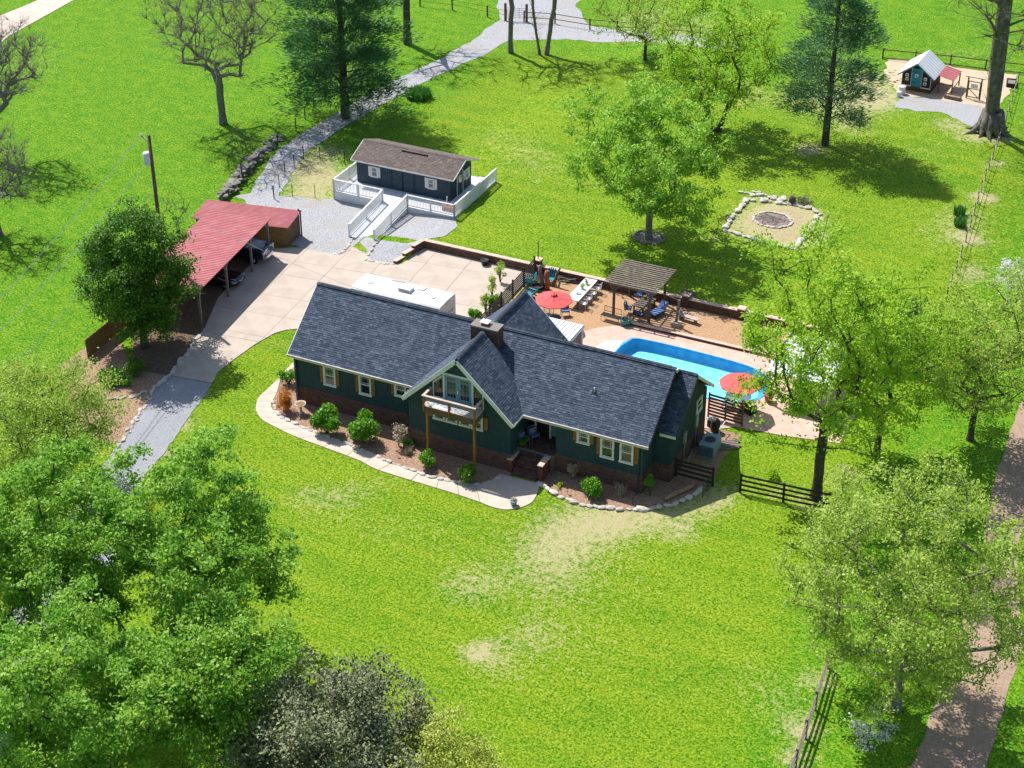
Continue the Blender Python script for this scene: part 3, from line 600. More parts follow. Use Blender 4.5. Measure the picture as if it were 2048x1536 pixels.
# fascias, rakes and gutters
def trim(p, q, h=.2, t=.05, name='fascia', mat='trim'): return part(MB().bar(p, q, t, h), name, mat, house)
trim((0, -.03, HE - .11), (G0 + .35, -.03, HE - .11), .2, .06); trim((G1, -.03, HE - .11), (LX, -.03, HE - .11), .2, .06)
for y in (0,): part(MB().box(0, -.10, HE - .14, G0 + .2, -.062, HE - .02), 'gutter', 'palewood', house); part(MB().box(G1 + .1, -.10, HE - .14, LX, -.062, HE - .02), 'gutter', 'palewood', house)
trim((G1 + .02, PF, HE - .1), (G1 + .02, 0, HE - .1), .16, .05); trim((G0 - .02, PF, HE - .1), (G0 - .02, 0, HE - .1), .16, .05)
for x in (-.03,):
    for sgn in (1, -1): trim((x, D_ - sgn * D_, HE - .13), (x, D_, HR - .13), .2, .05, 'rake_board')
for sgn in (1, -1):
    trim((LX + .03, D_ - sgn * D_, HE - .13), (LX + .03, D_, HR - .13), .17, .04, 'rake_board', 'shingle_dark')
    trim((LX2 + .03, D2 - sgn * (D2 - Y2), HE2 - .13), (LX2 + .03, D2, HR2 - .13), .2, .05, 'rake_board', 'trim' if sgn < 0 else 'siding')
    trim((GM + sgn * (GM - G0), PF - .03, HE - .16), (GM, PF - .03, HG - .16), .26, .06, 'rake_board')
    trim((XB + sgn * WB, YBK + .03, 3.5 - .13), (XB, YBK + .03, HBR - .13), .2, .05, 'rake_board')
    part(MB().ext([(GM + sgn * (GM - G0 - .1), PF, HE - .13), (GM, PF, HG - .2), (GM, PF, HG - .24), (GM + sgn * (GM - G0 - .15), PF, HE - .17)], (0, .26, 0)), 'soffit', 'trim', house)
trim((LX + .02, Y2 - .03, HE2 - .11), (LX2, Y2 - .03, HE2 - .11), .18, .05); trim((LX + .02, 2 * D2 - Y2 + .03, HE2 - .11), (LX2, 2 * D2 - Y2 + .03, HE2 - .11), .18, .05)
part(MB().box(LX - .02, D_ - .12, HR - .25, LX + .12, D_ + .12, HR - .02), 'ridge_end', 'trim', house)
for x, y0 in ((.42, .17), (25.38, .17), (WX - .07, Y2 + .22)): part(MB().box(x - .06, y0 - .04, ZB, x + .06, y0, 3.6), 'corner_board', 'siding', house)
for x in (.52, 25.2): part(MB().tube([(x, .06, 3.55), (x, .1, 3.3), (x, .1, .15), (x, -.15, .05)], .045, 6), 'downpipe', 'siding', house, smooth=True)
# chimney
ch = link('chimney', None, house)
cx0, cx1, cy0, cy1, cz = 12.37, 14.25, 2.66, 3.56, 7.54
for i, (a, b) in enumerate((((cx0, cy0), (cx1, cy0)), ((cx1, cy0), (cx1, cy1)), ((cx1, cy1), (cx0, cy1)), ((cx0, cy1), (cx0, cy0)))):
    brick_wall(a, b, 5.2, cz, .12, ch, seed=40 + i, mat='brick')
part(MB().box(cx0 - .04, cy0 - .04, cz, cx1 + .04, cy1 + .04, cz + .12), 'chimney_crown', 'greystone', ch)
fl = MB().box(12.98, 2.92, cz + .12, 13.42, 3.32, cz + .30); fo = part(fl, 'flue', 'terracotta', ch)
part(MB().box(12.9, 2.85, cz + .30, 13.5, 3.39, cz + .34), 'flue_cap', 'whitemetal', fo)
vy = 2.05; vz = HE + vy / D_ * (HR - HE)
vp = MB().tube([(21.3, vy, vz - .05), (21.3, vy, vz + .32)], .045, 8); o = part(vp, 'vent_pipe', 'plastic', house); part(MB().obox((21.15, vy - .15, vz - .10), (.3, 0, 0), v1 * .36, (0, 0, .02)), 'flashing', 'shingle_dark', o)
# windows and shutters of the front
for x, w_, h_, z in ((3.10, .92, 1.50, 2.02), (5.80, .92, 1.50, 2.02), (8.46, .86, .98, 2.6), (23.06, .92, 1.46, 2.06), (24.36, .92, 1.46, 2.06), (21.43, .86, .92, 2.68)):
    window(house, (x, .16, z), w_, h_)
for x, h_, z in ((2.50, 1.38, 2.1), (3.70, 1.38, 2.1), (5.20, 1.38, 2.1), (6.40, 1.38, 2.1), (7.90, .86, 2.65), (22.47, 1.34, 2.14), (25.02, 1.34, 2.14), (20.86, .8, 2.74), (22.0, .8, 2.74)):
    shutter(house, (x, .165, z), .26, h_)
for x in (12.0, 12.9, 13.85, 14.7): window(house, (x, -1.2, 2.62), .82, 1.05, upper_grid=True)
for x in (11.4, 15.32): shutter(house, (x, -1.185, 2.7), .28, .95)
window(house, (WX + .03, 6.85, 2.62), .95, 1.0, R(90), False)
# gable end upstairs: french doors and side lights
fd = MB()
fd.box(12.40, -1.21, 6.08, 14.38, -1.15, 6.2); fd.box(12.32, -1.215, 4.22, 12.44, -1.15, 6.15); fd.box(14.34, -1.215, 4.22, 14.46, -1.15, 6.15)
fp = part(fd, 'door_frame', 'trim', house)
for x0 in (12.46, 13.40):
    d = MB(); w_ = .92; t = .16
    d.box(x0, -1.20, 4.22, x0 + t, -1.15, 6.07); d.box(x0 + w_ - t, -1.20, 4.22, x0 + w_, -1.15, 6.07); d.box(x0 + t, -1.20, 5.93, x0 + w_ - t, -1.15, 6.07); d.box(x0 + t, -1.20, 4.22, x0 + w_ - t, -1.15, 4.50)
    dd = part(d, 'french_door', 'doorblue', house)
    mu = MB()
    for i in (1, 2): mu.box(x0 + t + i * .2 - .01, -1.19, 4.5, x0 + t + i * .2 + .01, -1.155, 5.93)
    for j in range(1, 5): mu.box(x0 + t, -1.191, 4.5 + j * .286 - .01, x0 + w_ - t, -1.155, 4.5 + j * .286 + .01)
    part(mu, 'muntin', 'doorblue', dd); part(MB().box(x0 + t, -1.175, 4.5, x0 + w_ - t, -1.165, 5.93), 'pane', 'glass', dd)
part(MB().box(13.36, -1.26, 4.9, 13.42, -1.2, 5.15), 'door_handle', 'chrome', house)
for sx in (-1, 1):
    xa, xb = GM + sx * 1.1, GM + sx * 1.75; zt = lambda x: HG - .52 - abs(x - GM) * s_
    f = MB().ext([(xa, -1.16, 4.25), (xb, -1.16, 4.25), (xb, -1.16, zt(xb)), (xa, -1.16, zt(xa))], (0, -.012, 0)); f = part(f, 'side_light', 'glass', house)
    part(MB().bar((xb, -1.19, 4.2), (xb, -1.19, zt(xb) + .05), .06, .1).bar((xa, -1.19, 4.25), (xb, -1.19, 4.25), .06, .1).bar((xa, -1.19, zt(xa)), (xb, -1.19, zt(xb)), .06, .09), 'side_light_frame', 'trim', f)
# porch, front door, brick steps
part(MB().box(17.0, -.1, 0, 19.55, 1.7, ZB - .02), 'porch_slab', 'mortar', house)
pv = MB()
for i in range(13):
    for j in range(9): pv.box(17.02 + i * .195, -.09 + j * .2, ZB - .02, 17.02 + i * .195 + .183, -.09 + j * .2 + .188, ZB + rnd.uniform(0, .006), min(1, max(0, rnd.gauss(.4, .3))))
p_ = part(pv, 'porch_paving', 'brick', house); p_['kind'] = 'stuff'
stp = MB(); NS = 7
for k in range(NS):
    z = ZB * (NS - k - 1) / NS; y1 = -.1 - k * .222; y0 = y1 - .222
    if z < .05: continue
    nb = 10
    for i in range(nb):
        x0 = 17.25 + i * .17
        for hh in range(max(1, int(z / .14))):
            stp.box(x0 + .006, y0, hh * .14 + .004, x0 + .166, y1, min(z, hh * .14 + .136) + (rnd.uniform(0, .006) if hh == int(z / .14) - 1 else 0), min(1, max(0, rnd.gauss(.4, .3))))
        stp.box(x0 + .004, y0, z - .06, x0 + .164, y1 - .004, z + rnd.uniform(0, .008), min(1, max(0, rnd.gauss(.4, .3))))
sp_ = part(stp, 'brick_step', 'brick', house); sp_['kind'] = 'stuff'
for x0, ya, yb, zt in ((18.98, -1.3, -.1, 1.12), (16.86, -1.25, -.1, .98)):
    c = brick_wall((x0, ya), (x0 + .32, ya), 0, zt, yb - ya, house, 'brick_red', seed=int(x0), name='brickwork')
    brick_wall((x0 + .32, ya), (x0 + .32, yb), 0, zt, .05, house, 'brick_red', seed=int(x0) + 1); brick_wall((x0, yb), (x0, ya), 0, zt, .05, house, 'brick_red', seed=int(x0) + 2)
    part(MB().box(x0 - .04, ya - .05, zt, x0 + .36, yb + .02, zt + .07), 'pier_cap', 'capstone', house)
dr = MB().box(17.55, 1.62, ZB, 18.45, 1.68, 3.35); dr_ = part(dr, 'front_door', 'black', house)
part(MB().box(17.42, 1.60, ZB, 17.54, 1.7, 3.45).box(18.46, 1.60, ZB, 18.58, 1.7, 3.45).box(17.42, 1.60, 3.36, 18.58, 1.7, 3.48), 'door_frame', 'trim', dr_)
part(MB().box(18.65, 1.62, ZB + .2, 18.95, 1.66, 3.3), 'side_light', 'doorblue', house)
# balcony
bal = link('balcony', None, house)
zf = 4.16; bx0, bx1, by0, by1 = 11.45, 15.15, -2.32, -1.17
part(MB().box(bx0, by0, 3.66, bx1, by0 + .05, 4.12).box(bx0, by1 - .05, 3.9, bx1, by1, 4.12).box(bx0, by0 + .05, 3.66, bx0 + .05, by1 - .05, 4.12).box(bx1 - .05, by0 + .05, 3.66, bx1, by1 - .05, 4.12), 'balcony_beam', 'brownwood', bal)
for j in range(8):
    y = by0 - .02 + j * .146; part(MB().box(bx0 - .03, y, zf - .04, bx1 + .03, y + .138, zf), 'deck_board', 'palewood', bal)
for x in (bx0 + .06, (bx0 + bx1) / 2, bx1 - .06): part(MB().box(x - .05, by0 - .05, 3.75, x + .05, by0 + .05, 4.88), 'rail_post', 'wood', bal)
for x in (bx0 + .06, bx1 - .06): part(MB().box(x - .05, by1 - .1, 3.9, x + .05, by1, 4.88), 'rail_post', 'wood', bal)
part(MB().box(bx0 - .05, by0 - .09, 4.88, bx1 + .05, by0 + .09, 4.93), 'top_rail', 'palewood', bal)
for x in (bx0 + .06, bx1 - .06): part(MB().box(x - .09, by0 + .09, 4.88, x + .09, by1, 4.93), 'top_rail', 'palewood', bal)
for k in range(7):
    z = 4.27 + k * .085
    part(MB().tube([(bx0 + .06, by1, z), (bx0 + .06, by0, z), (bx1 - .06, by0, z), (bx1 - .06, by1, z)], .009, 5), 'cable_rail', 'steel', bal)
for x in (bx0 + .25, bx1 - .12): part(MB().box(x - .075, by0 - .0, 0, x + .075, by0 + .15, 3.66), 'balcony_post', 'wood', bal)
# meter boxes on the right end wall
for y, z, h_ in ((6.35, 1.75, .85), (4.25, 1.75, .8)):
    o = part(MB().box(WX + .02, y - .2, z, WX + .17, y + .2, z + h_), 'meter_box', 'steel', house); part(MB().tube([(WX + .1, y, z), (WX + .1, y, .2)], .03, 6), 'conduit', 'steel', o)
# porch white lean-to roof at the back
vr = thing('patio_cover', 'small white ribbed metal lean-to roof beside the rear gable', 'patio cover', (14.3, 12.4, 0))
part(MB().ext([(-1.35, -1.45, 2.72), (1.35, -1.45, 2.72), (1.35, 1.2, 2.72), (-1.35, 1.2, 2.72)], (0, 0, .05)), 'roof_sheet', 'whitemetal', vr)
rb = MB()
for k in range(10): rb.box(-1.32 + k * .29, -1.44, 2.77, -1.28 + k * .29, 1.19, 2.81)
part(rb, 'roof_rib', 'whitemetal', vr)
part(MB().box(-1.35, -1.47, 2.58, 1.35, -1.45, 2.74).box(1.35, -1.47, 2.58, 1.37, 1.2, 2.74), 'fascia', 'trim', vr)
for x, y in ((1.25, -1.35), (1.25, 1.1), (-1.25, 1.1), (-1.25, -1.35)): part(MB().box(x - .05, y - .05, .03, x + .05, y + .05, 2.72), 'post', 'trim', vr)
for s in (1,): part(MB().box(-1.0, 1.1, .9, 1.2, 1.13, 2.5), 'screen', 'rvgrey', vr)
# ---------------------------------------------------------------- garden shed with its white deck and ramp
sx0, sx1, sy0, sy1, SZ = -12.45, -3.70, 30.75, 34.55, .78
shed = thing('garden_shed', 'slate blue garden shed with brown shingle roof on a white railed deck', 'shed', (0, 0, 0))
_h = house; house = shed
ER, RR_, RY = 2.95, 3.85, 32.65
siding(shed, [(sx0, SZ), (sx1, SZ), (sx1, ER), (sx0, ER)], ((0, sy0, 0), (1, 0, 0), (0, -1, 0)), 'shed_siding')
siding(shed, [(sx0, SZ), (sx1, SZ), (sx1, ER), (sx0, ER)], ((0, sy1, 0), (1, 0, 0), (0, 1, 0)), 'shed_siding')
for x, nx_ in ((sx0, -1), (sx1, 1)): siding(shed, [(.17, SZ), (3.63, SZ), (3.63, ER), (1.9, RR_ - .12), (.17, ER)], ((x, sy0, 0), (0, 1, 0), (nx_, 0, 0)), 'shed_siding')
xe0, xe1 = -12.75, -3.2
for ye in (30.35, 34.95):
    vv = Vector((0, RY - ye, RR_ - ER)); roof_slab([(xe0, ye, ER), (xe1, ye, ER), (xe1, RY, RR_), (xe0, RY, RR_)], .08)
    shingle_mesh((xe0, ye, ER), (1, 0, 0), vv, xe1 - xe0, vv.length, 'shed_shingle', seed=int(ye), parent=shed)
    part(MB().bar((xe1 + .02, ye, ER - .07), (xe1 + .02, RY, RR_ - .07), .04, .13), 'rake_board', 'trim', shed); part(MB().bar((xe0 - .02, ye, ER - .07), (xe0 - .02, RY, RR_ - .07), .04, .13), 'rake_board', 'trim', shed)
    part(MB().box(xe0, ye - (.04 if ye < 32 else 0), ER - .13, xe1, ye + (0 if ye < 32 else .04), ER - .01), 'fascia', 'trim', shed)
cap = MB(); x = xe0
while x < xe1:
    for s in (1, -1): cap.add([(x, RY, RR_ + .05), (min(x + .28, xe1), RY, RR_ + .04), (min(x + .28, xe1), RY + s * .16, RR_ - .03), (x, RY + s * .16, RR_ - .02)], [(0, 1, 2, 3) if s < 0 else (3, 2, 1, 0)], rnd.random() * .8)
    x += .27
c_ = part(cap, 'ridge_cap', 'shed_shingle', shed); c_['kind'] = 'stuff'
ry_ = 32.2; part(MB().box(-8.9, ry_ - .06, RR_ - .17, -6.5, ry_ + .06, RR_ - .08), 'roof_vent', 'darkwood', shed)
house = _h
for x in (-10.75, -5.45):
    window(shed, (x, sy0 - .03, 1.62), .66, .9, name='window')
    for s in (-1, 1): shutter(shed, (x + s * .46, sy0 - .03, 1.6), .2, .92, mat='trim')
bd = MB()
for x0 in (-9.15, -8.08):
    bd.box(x0, sy0 - .05, SZ + .05, x0 + 1.03, sy0 - .025, 2.75)
bdo = part(bd, 'barn_door', 'shed_siding', shed)
xb = MB()
for x0 in (-9.15, -8.08):
    for a, b in (((0, .1), (1.03, .1)), ((0, .95), (1.03, .95)), ((0, 1.92), (1.03, 1.92)), ((.04, .05), (.04, 1.97)), ((.99, .05), (.99, 1.97))): xb.bar((x0 + a[0], sy0 - .06, SZ + a[1]), (x0 + b[0], sy0 - .06, SZ + b[1]), .03, .07)
    lo, hi = ((0, 1.03) if x0 < -9 else (1.03, 0)); xb.bar((x0 + lo, sy0 - .058, SZ + 1.9), (x0 + hi, sy0 - .058, SZ + .95), .025, .07); xb.bar((x0 + hi, sy0 - .058, SZ + .95), (x0 + lo, sy0 - .058, SZ + .1), .025, .07)
part(xb, 'door_brace', 'siding', bdo)
dr = part(MB().box(sx1 + .02, 31.9, SZ, sx1 + .06, 32.85, 2.75), 'side_door', 'shed_siding', shed); part(MB().box(sx1 + .05, 32.1, 1.8, sx1 + .075, 32.65, 2.5), 'pane', 'glass', dr)
part(MB().bar((sx1 + .06, 31.86, SZ), (sx1 + .06, 31.86, 2.8), .04, .09).bar((sx1 + .06, 32.89, SZ), (sx1 + .06, 32.89, 2.8), .04, .09), 'door_frame', 'trim', dr)
window(shed, (sx1 + .03, 33.6, 1.7), .6, .85, R(90))
for y in (33.15, 34.05): shutter(shed, (sx1 + .03, y, 1.7), .2, .85, R(90), 'trim')
# deck
deck = thing('deck', 'white vinyl deck with railings and a long ramp around the slate shed', 'deck', (0, 0, 0))
dx0, dx1, dy0, dy1 = -13.35, -2.15, 28.4, 36.0; rx0, rx1, ry0 = -8.72, -6.45, 22.9
part(MB().box(dx0, dy0 + .02, SZ - .1, dx1, dy1, SZ - .04), 'deck_frame', 'vinyl', deck)
bm_ = MB().box(0, 0, -.04, 11.2, .137, 0).mesh('deck_board', 'vinyl')
for k in range(16): link('deck_board', bm_, deck, (dx0, dy0 + k * .147, SZ))
bm2 = MB().box(0, 0, -.04, 1.54, .137, 0).mesh('deck_board', 'vinyl')
for k in range(36):
    link('deck_board', bm2, deck, (sx1 + .01, sy0 + .02 + k * .147, SZ))
    if k < 26: link('deck_board', bm2, deck, (dx0, sy0 + .02 + k * .147, SZ), 0) if False else None
bm3 = MB().box(0, 0, -.04, .88, .137, 0).mesh('deck_board', 'vinyl')
for k in range(36): link('deck_board', bm3, deck, (dx0, sy0 + .02 + k * .147, SZ))
bal_m = MB().box(-.022, -.022, 0, .022, .022, .86).mesh('baluster', 'vinyl'); post_m = MB().box(-.06, -.06, -.78, .06, .06, 1.1).mesh('rail_post', 'vinyl')
def railing(p, q, z0, z1, parent=deck, skirt=True, gap=.135, posts=True):
    p, q = Vector((*p, z0)), Vector((*q, z1)); d = q - p; L = Vector((d.x, d.y)).length; up = Vector((0, 0, 1))
    part(MB().bar(p + up * 1.03, q + up * 1.03, .13, .06), 'top_rail', 'vinyl', parent); part(MB().bar(p + up * .12, q + up * .12, .06, .08), 'bottom_rail', 'vinyl', parent)
    n_ = int(L / gap)
    for k in range(1, n_): link('baluster', bal_m, parent, p + d * k / n_ + up * .15)
    m_ = max(1, round(L / 2.2))
    for k in range(m_ + 1):
        if posts: link('rail_post', post_m, parent, p + d * k / m_)
    if skirt:
        for i in range(3): part(MB().bar(p - up * (.06 + i * .245 + .11), q - up * (.06 + i * .245 + .11), .035, .235), 'skirt_board', 'vinyl', parent)
railing((dx0, dy0), (rx0, dy0), SZ, SZ); railing((rx1, dy0), (dx1, dy0), SZ, SZ); railing((dx1, dy0), (dx1, dy1), SZ, SZ); railing((dx0, dy1), (dx0, dy0), SZ, SZ)
railing((rx0, ry0), (rx0, dy0), .1, SZ, skirt=False); railing((rx1, ry0), (rx1, dy0), .1, SZ, skirt=False)
for k in range(36):
    y = ry0 + k * .152; z = .09 + (SZ - .09) * (y - ry0) / (dy0 - ry0); part(MB().obox((rx0 + .05, y, z - .04), (rx1 - rx0 - .1, 0, 0), (0, .143, .143 * .125), (0, 0, .04)), 'ramp_board', 'vinyl', deck)
for x in (rx0, rx1): part(MB().ext([(x - .02, ry0, .03), (x - .02, dy0, .03), (x - .02, dy0, SZ - .05), (x - .02, ry0, .07)], (.04, 0, 0)), 'ramp_side', 'vinyl', deck)
rt_ = thing('red_planter_box', 'low red box with two dark knobs on the deck corner', 'box', (-3.0, 29.35, SZ)); part(MB().box(-.6, -.35, 0, .6, .35, .35), 'box_body', 'terracotta', rt_)
for x in (-.3, .3): part(MB().lathe([(0, .42), (.09, .42), (.09, .35)], 10, (x, 0, 0)), 'knob', 'black', rt_)
part(MB().tube([(-.45, .3, .3), (-.45, .3, .95)], .05, 8), 'pipe', 'plastic', rt_)
# ---------------------------------------------------------------- carport and lean-to
def ribbed(parent, c00, c10, c11, c01, n_, mat, name='roof_sheet', rib=.035, th=.04):
    """metal roof: corners (u along ribs); ribs run from edge 00-01 to 10-11"""
    a, b, c, d = [Vector(p) for p in (c00, c10, c11, c01)]; up = Vector((0, 0, 1))
    o = part(MB().ext([a, b, c, d], -up * th), name, mat, parent)
    mb = MB()
    for k in range(n_):
        t = (k + .5) / n_; p, q = a.lerp(d, t), b.lerp(c, t); s = (d - a).normalized() * .05
        mb.add([p - s, p + s, p + s * .4 + up * rib, p - s * .4 + up * rib, q - s, q + s, q + s * .4 + up * rib, q - s * .4 + up * rib], [(0, 1, 2, 3), (7, 6, 5, 4), (1, 5, 6, 2), (3, 2, 6, 7), (0, 3, 7, 4)])
    part(mb, 'roof_rib', mat, o); return o
cp = thing('carport', 'open timber carport with red ribbed metal roof over two parked vehicles', 'carport', (-10.99, 5.8, 0), R(7.6))
ribbed(cp, (-5.3, 0, 3.0), (0, 0, 3.12), (0, 12.15, 3.12), (-5.3, 12.15, 3.0), 48, 'redmetal')
part(MB().box(-.35, .1, 2.86, -.28, 12.0, 3.05), 'beam', 'brownwood', cp); part(MB().box(-5.0, .1, 2.74, -4.93, 12.0, 2.93), 'beam', 'brownwood', cp)
for k in range(9): part(MB().bar((-5.2, .25 + k * 1.45, 2.9), (-.1, .25 + k * 1.45, 3.0), .05, .1), 'rafter', 'brownwood', cp)
for y in (.3, 4.7, 8.9, 12.0):
    for x in (-.32, -4.95):
        po = part(MB().box(x - .08, y - .08, 0, x + .08, y + .08, 2.86), 'post', 'greywood', cp)
    for s in (-1, 1):
        if .2 < y + s * .5 < 12: part(MB().bar((-.32, y, 2.3), (-.32, y + s * .5, 2.85), .07, .07), 'knee_brace', 'greywood', cp)
for k in range(28): part(MB().box(-5.08, .1 + k * .43, .05, -5.04, .1 + k * .43 + .41, 1.9), 'wall_board', 'cedar', cp)
lt = thing('lean_to_shed', 'low board shed with red ribbed metal roof behind the carport', 'shed', (-12.1, 19.7, 0))
def rel(p, z): return (p[0] + 12.1, p[1] - 19.7, z)
q00, q10, q11, q01 = rel((-19.74, 17.26), 1.85), rel((-11.95, 19.10), 1.85), rel((-12.28, 21.69), 2.15), rel((-20.19, 20.16), 2.15)
ribbed(lt, q00, q10, q11, q01, 16, 'redmetal')
A_, B_, C__, E_ = [Vector((q[0], q[1], 0)) for q in (q00, q10, q11, q01)]
ins = lambda u, v: A_.lerp(B_, u).lerp(E_.lerp(C__, u), v)
def board_wall(p, q, h0, h1, mat, parent, bw=.2, name='wall_board'):
    d = q - p; n_ = max(1, int(d.length / bw)); 
    for k in range(n_):
        a, b = p + d * (k + .03) / n_, p + d * (k + .97) / n_; sd_ = Vector((d.y, -d.x, 0)).normalized() * .025
        part(MB().obox(a, b - a, sd_, (0, 0, h0 + (h1 - h0) * k / n_ + rnd.uniform(-.02, .02))), name, mat, parent)
board_wall(ins(.5, .1), ins(.97, .1), 1.8, 1.8, 'cedar', lt); board_wall(ins(.97, .1), ins(.97, .95), 1.8, 2.05, 'brownwood', lt)
board_wall(ins(.03, .95), ins(.97, .95), 2.05, 2.05, 'brownwood', lt, .4); board_wall(ins(.03, .95), ins(.03, .1), 2.05, 1.8, 'brownwood', lt, .4)
for u, v in ((.97, .97), (1.0, .9)): part(MB().tube([ins(u, v), ins(u, v) + Vector((0, 0, 2.3))], .06, 7), 'corner_post', 'darkwood', lt)
# ---------------------------------------------------------------- vehicles
def wheel(parent, x, y, r, w_=.24):
    o = part(MB().lathe([(r * .62, -w_ / 2), (r * .97, -w_ / 2), (r, -w_ * .3), (r, w_ * .3), (r * .97, w_ / 2), (r * .62, w_ / 2)], 20), 'wheel', 'rubber', parent, (x, y, r), (R(90), 0, 0), True)
    rim = MB().lathe([(r * .62, w_ * .36), (r * .58, w_ * .3), (r * .2, w_ * .2), (0, w_ * .24)], 20).lathe([(r * .62, -w_ * .36), (r * .58, -w_ * .3), (r * .2, -w_ * .2), (0, -w_ * .24)], 20)
    for k in range(6):
        a = k * math.pi / 3
        for s in (1, -1): rim.obox((math.cos(a) * r * .1, math.sin(a) * r * .1, s * w_ * .24), (math.cos(a) * r * .48, math.sin(a) * r * .48, 0), (-math.sin(a) * .05, math.cos(a) * .05, 0), (0, 0, s * .04))
    part(rim, 'rim', 'chrome', o)
def loft(stations, mat, name, parent, bevel=True):
    """stations: (x, [(halfwidth, z) from bottom to top]); closed both sides"""
    mb = MB(); k = len(stations[0][1]); n_ = 2 * k; vs = []
    for x, pr in stations: vs += [(x, -y, z) for y, z in pr] + [(x, y, z) for y, z in pr[::-1]]
    fs = [(i * n_ + j, (i + 1) * n_ + j, (i + 1) * n_ + (j + 1) % n_, i * n_ + (j + 1) % n_) for i in range(len(stations) - 1) for j in range(n_)]
    fs += [tuple(range(n_)), tuple(range((len(stations) - 1) * n_ + n_ - 1, (len(stations) - 1) * n_ - 1, -1))]
    mb.add(vs, fs); bm = bmesh.new(); me = mb.mesh(name, mat); bm.from_mesh(me); bmesh.ops.recalc_face_normals(bm, faces=bm.faces[:]); bm.to_mesh(me); bm.free()
    o = link(name, me, parent)
    if bevel:
        md = o.modifiers.new('bevel', 'BEVEL'); md.width = .05; md.segments = 3; md.limit_method = 'ANGLE'; md.angle_limit = R(20)
    me.polygons.foreach_set('use_smooth', [True] * len(me.polygons)); return o
def pickup(loc, rot):
    t = thing('pickup_truck', 'dark blue pickup truck with chrome grille parked under the carport', 'pickup truck', loc, rot)
    W = .98
    loft([(-5.6, [(W - .03, .55), (W, .8), (W - .02, 1.25)]), (-1.75, [(W, .5), (W, .8), (W - .02, 1.25)]), (-.25, [(W, .5), (W, .8), (W - .06, 1.22)]), (-.03, [(W - .06, .52), (W - .05, .8), (W - .12, 1.14)])], 'navy', 'body', t)
    loft([(-3.9, [(W - .04, 1.22), (.74, 1.86), (.70, 1.92)]), (-2.35, [(W - .04, 1.22), (.74, 1.86), (.70, 1.92)]), (-1.62, [(W - .04, 1.22), (W - .1, 1.25), (W - .12, 1.27)])], 'navy', 'cab', t)
    part(MB().add([(-2.30, -.7, 1.82), (-2.30, .7, 1.82), (-1.70, .86, 1.31), (-1.70, -.86, 1.31)], [(0, 3, 2, 1)]), 'windscreen', 'glass', t, (.02, 0, .02))
    for s in (-1, 1):
        part(MB().add([(-3.7, s * .95, 1.3), (-1.95, s * .945, 1.3), (-2.4, s * .775, 1.8), (-3.7, s * .775, 1.8)], [(0, 1, 2, 3) if s < 0 else (3, 2, 1, 0)]), 'side_window', 'glass', t, (0, s * .01, .0))
        part(MB().box(-.12, s * .74 - .17, .88, .0, s * .74 + .17, 1.1), 'headlight', 'lamp', t); part(MB().box(-1.95, s * 1.05 - .1, 1.2, -1.85, s * 1.05 + .1, 1.42), 'mirror', 'navy', t)
        part(MB().box(-.35, s * .83, .62, -.02, s * .93, .78), 'fog_lamp', 'lamp', t)
    gr = part(MB().box(-.05, -.56, .74, .03, .56, .8).box(-.05, -.56, 1.08, .02, .56, 1.14).box(-.05, -.56, .8, .025, -.49, 1.08).box(-.05, .49, .8, .025, .56, 1.08).box(-.05, -.04, .8, .025, .04, 1.08).box(-.05, -.5, .92, .025, .5, .97), 'grille', 'chrome', t)
    part(MB().box(-.06, -.5, .8, -.01, .5, 1.08), 'grille_mesh', 'black', gr)
    part(MB().prism([(-.2, -.95), (.05, -.8), (.14, -.5), (.14, .5), (.05, .8), (-.2, .95)], .48, .70), 'bumper', 'chrome', t)
    part(MB().box(-5.5, -.85, 1.24, -4.0, .85, 1.3), 'bed_cover', 'blackpaint', t)
    for x in (-.95, -4.5):
        for s in (-1, 1): wheel(t, x, s * .85, .39)
    return t
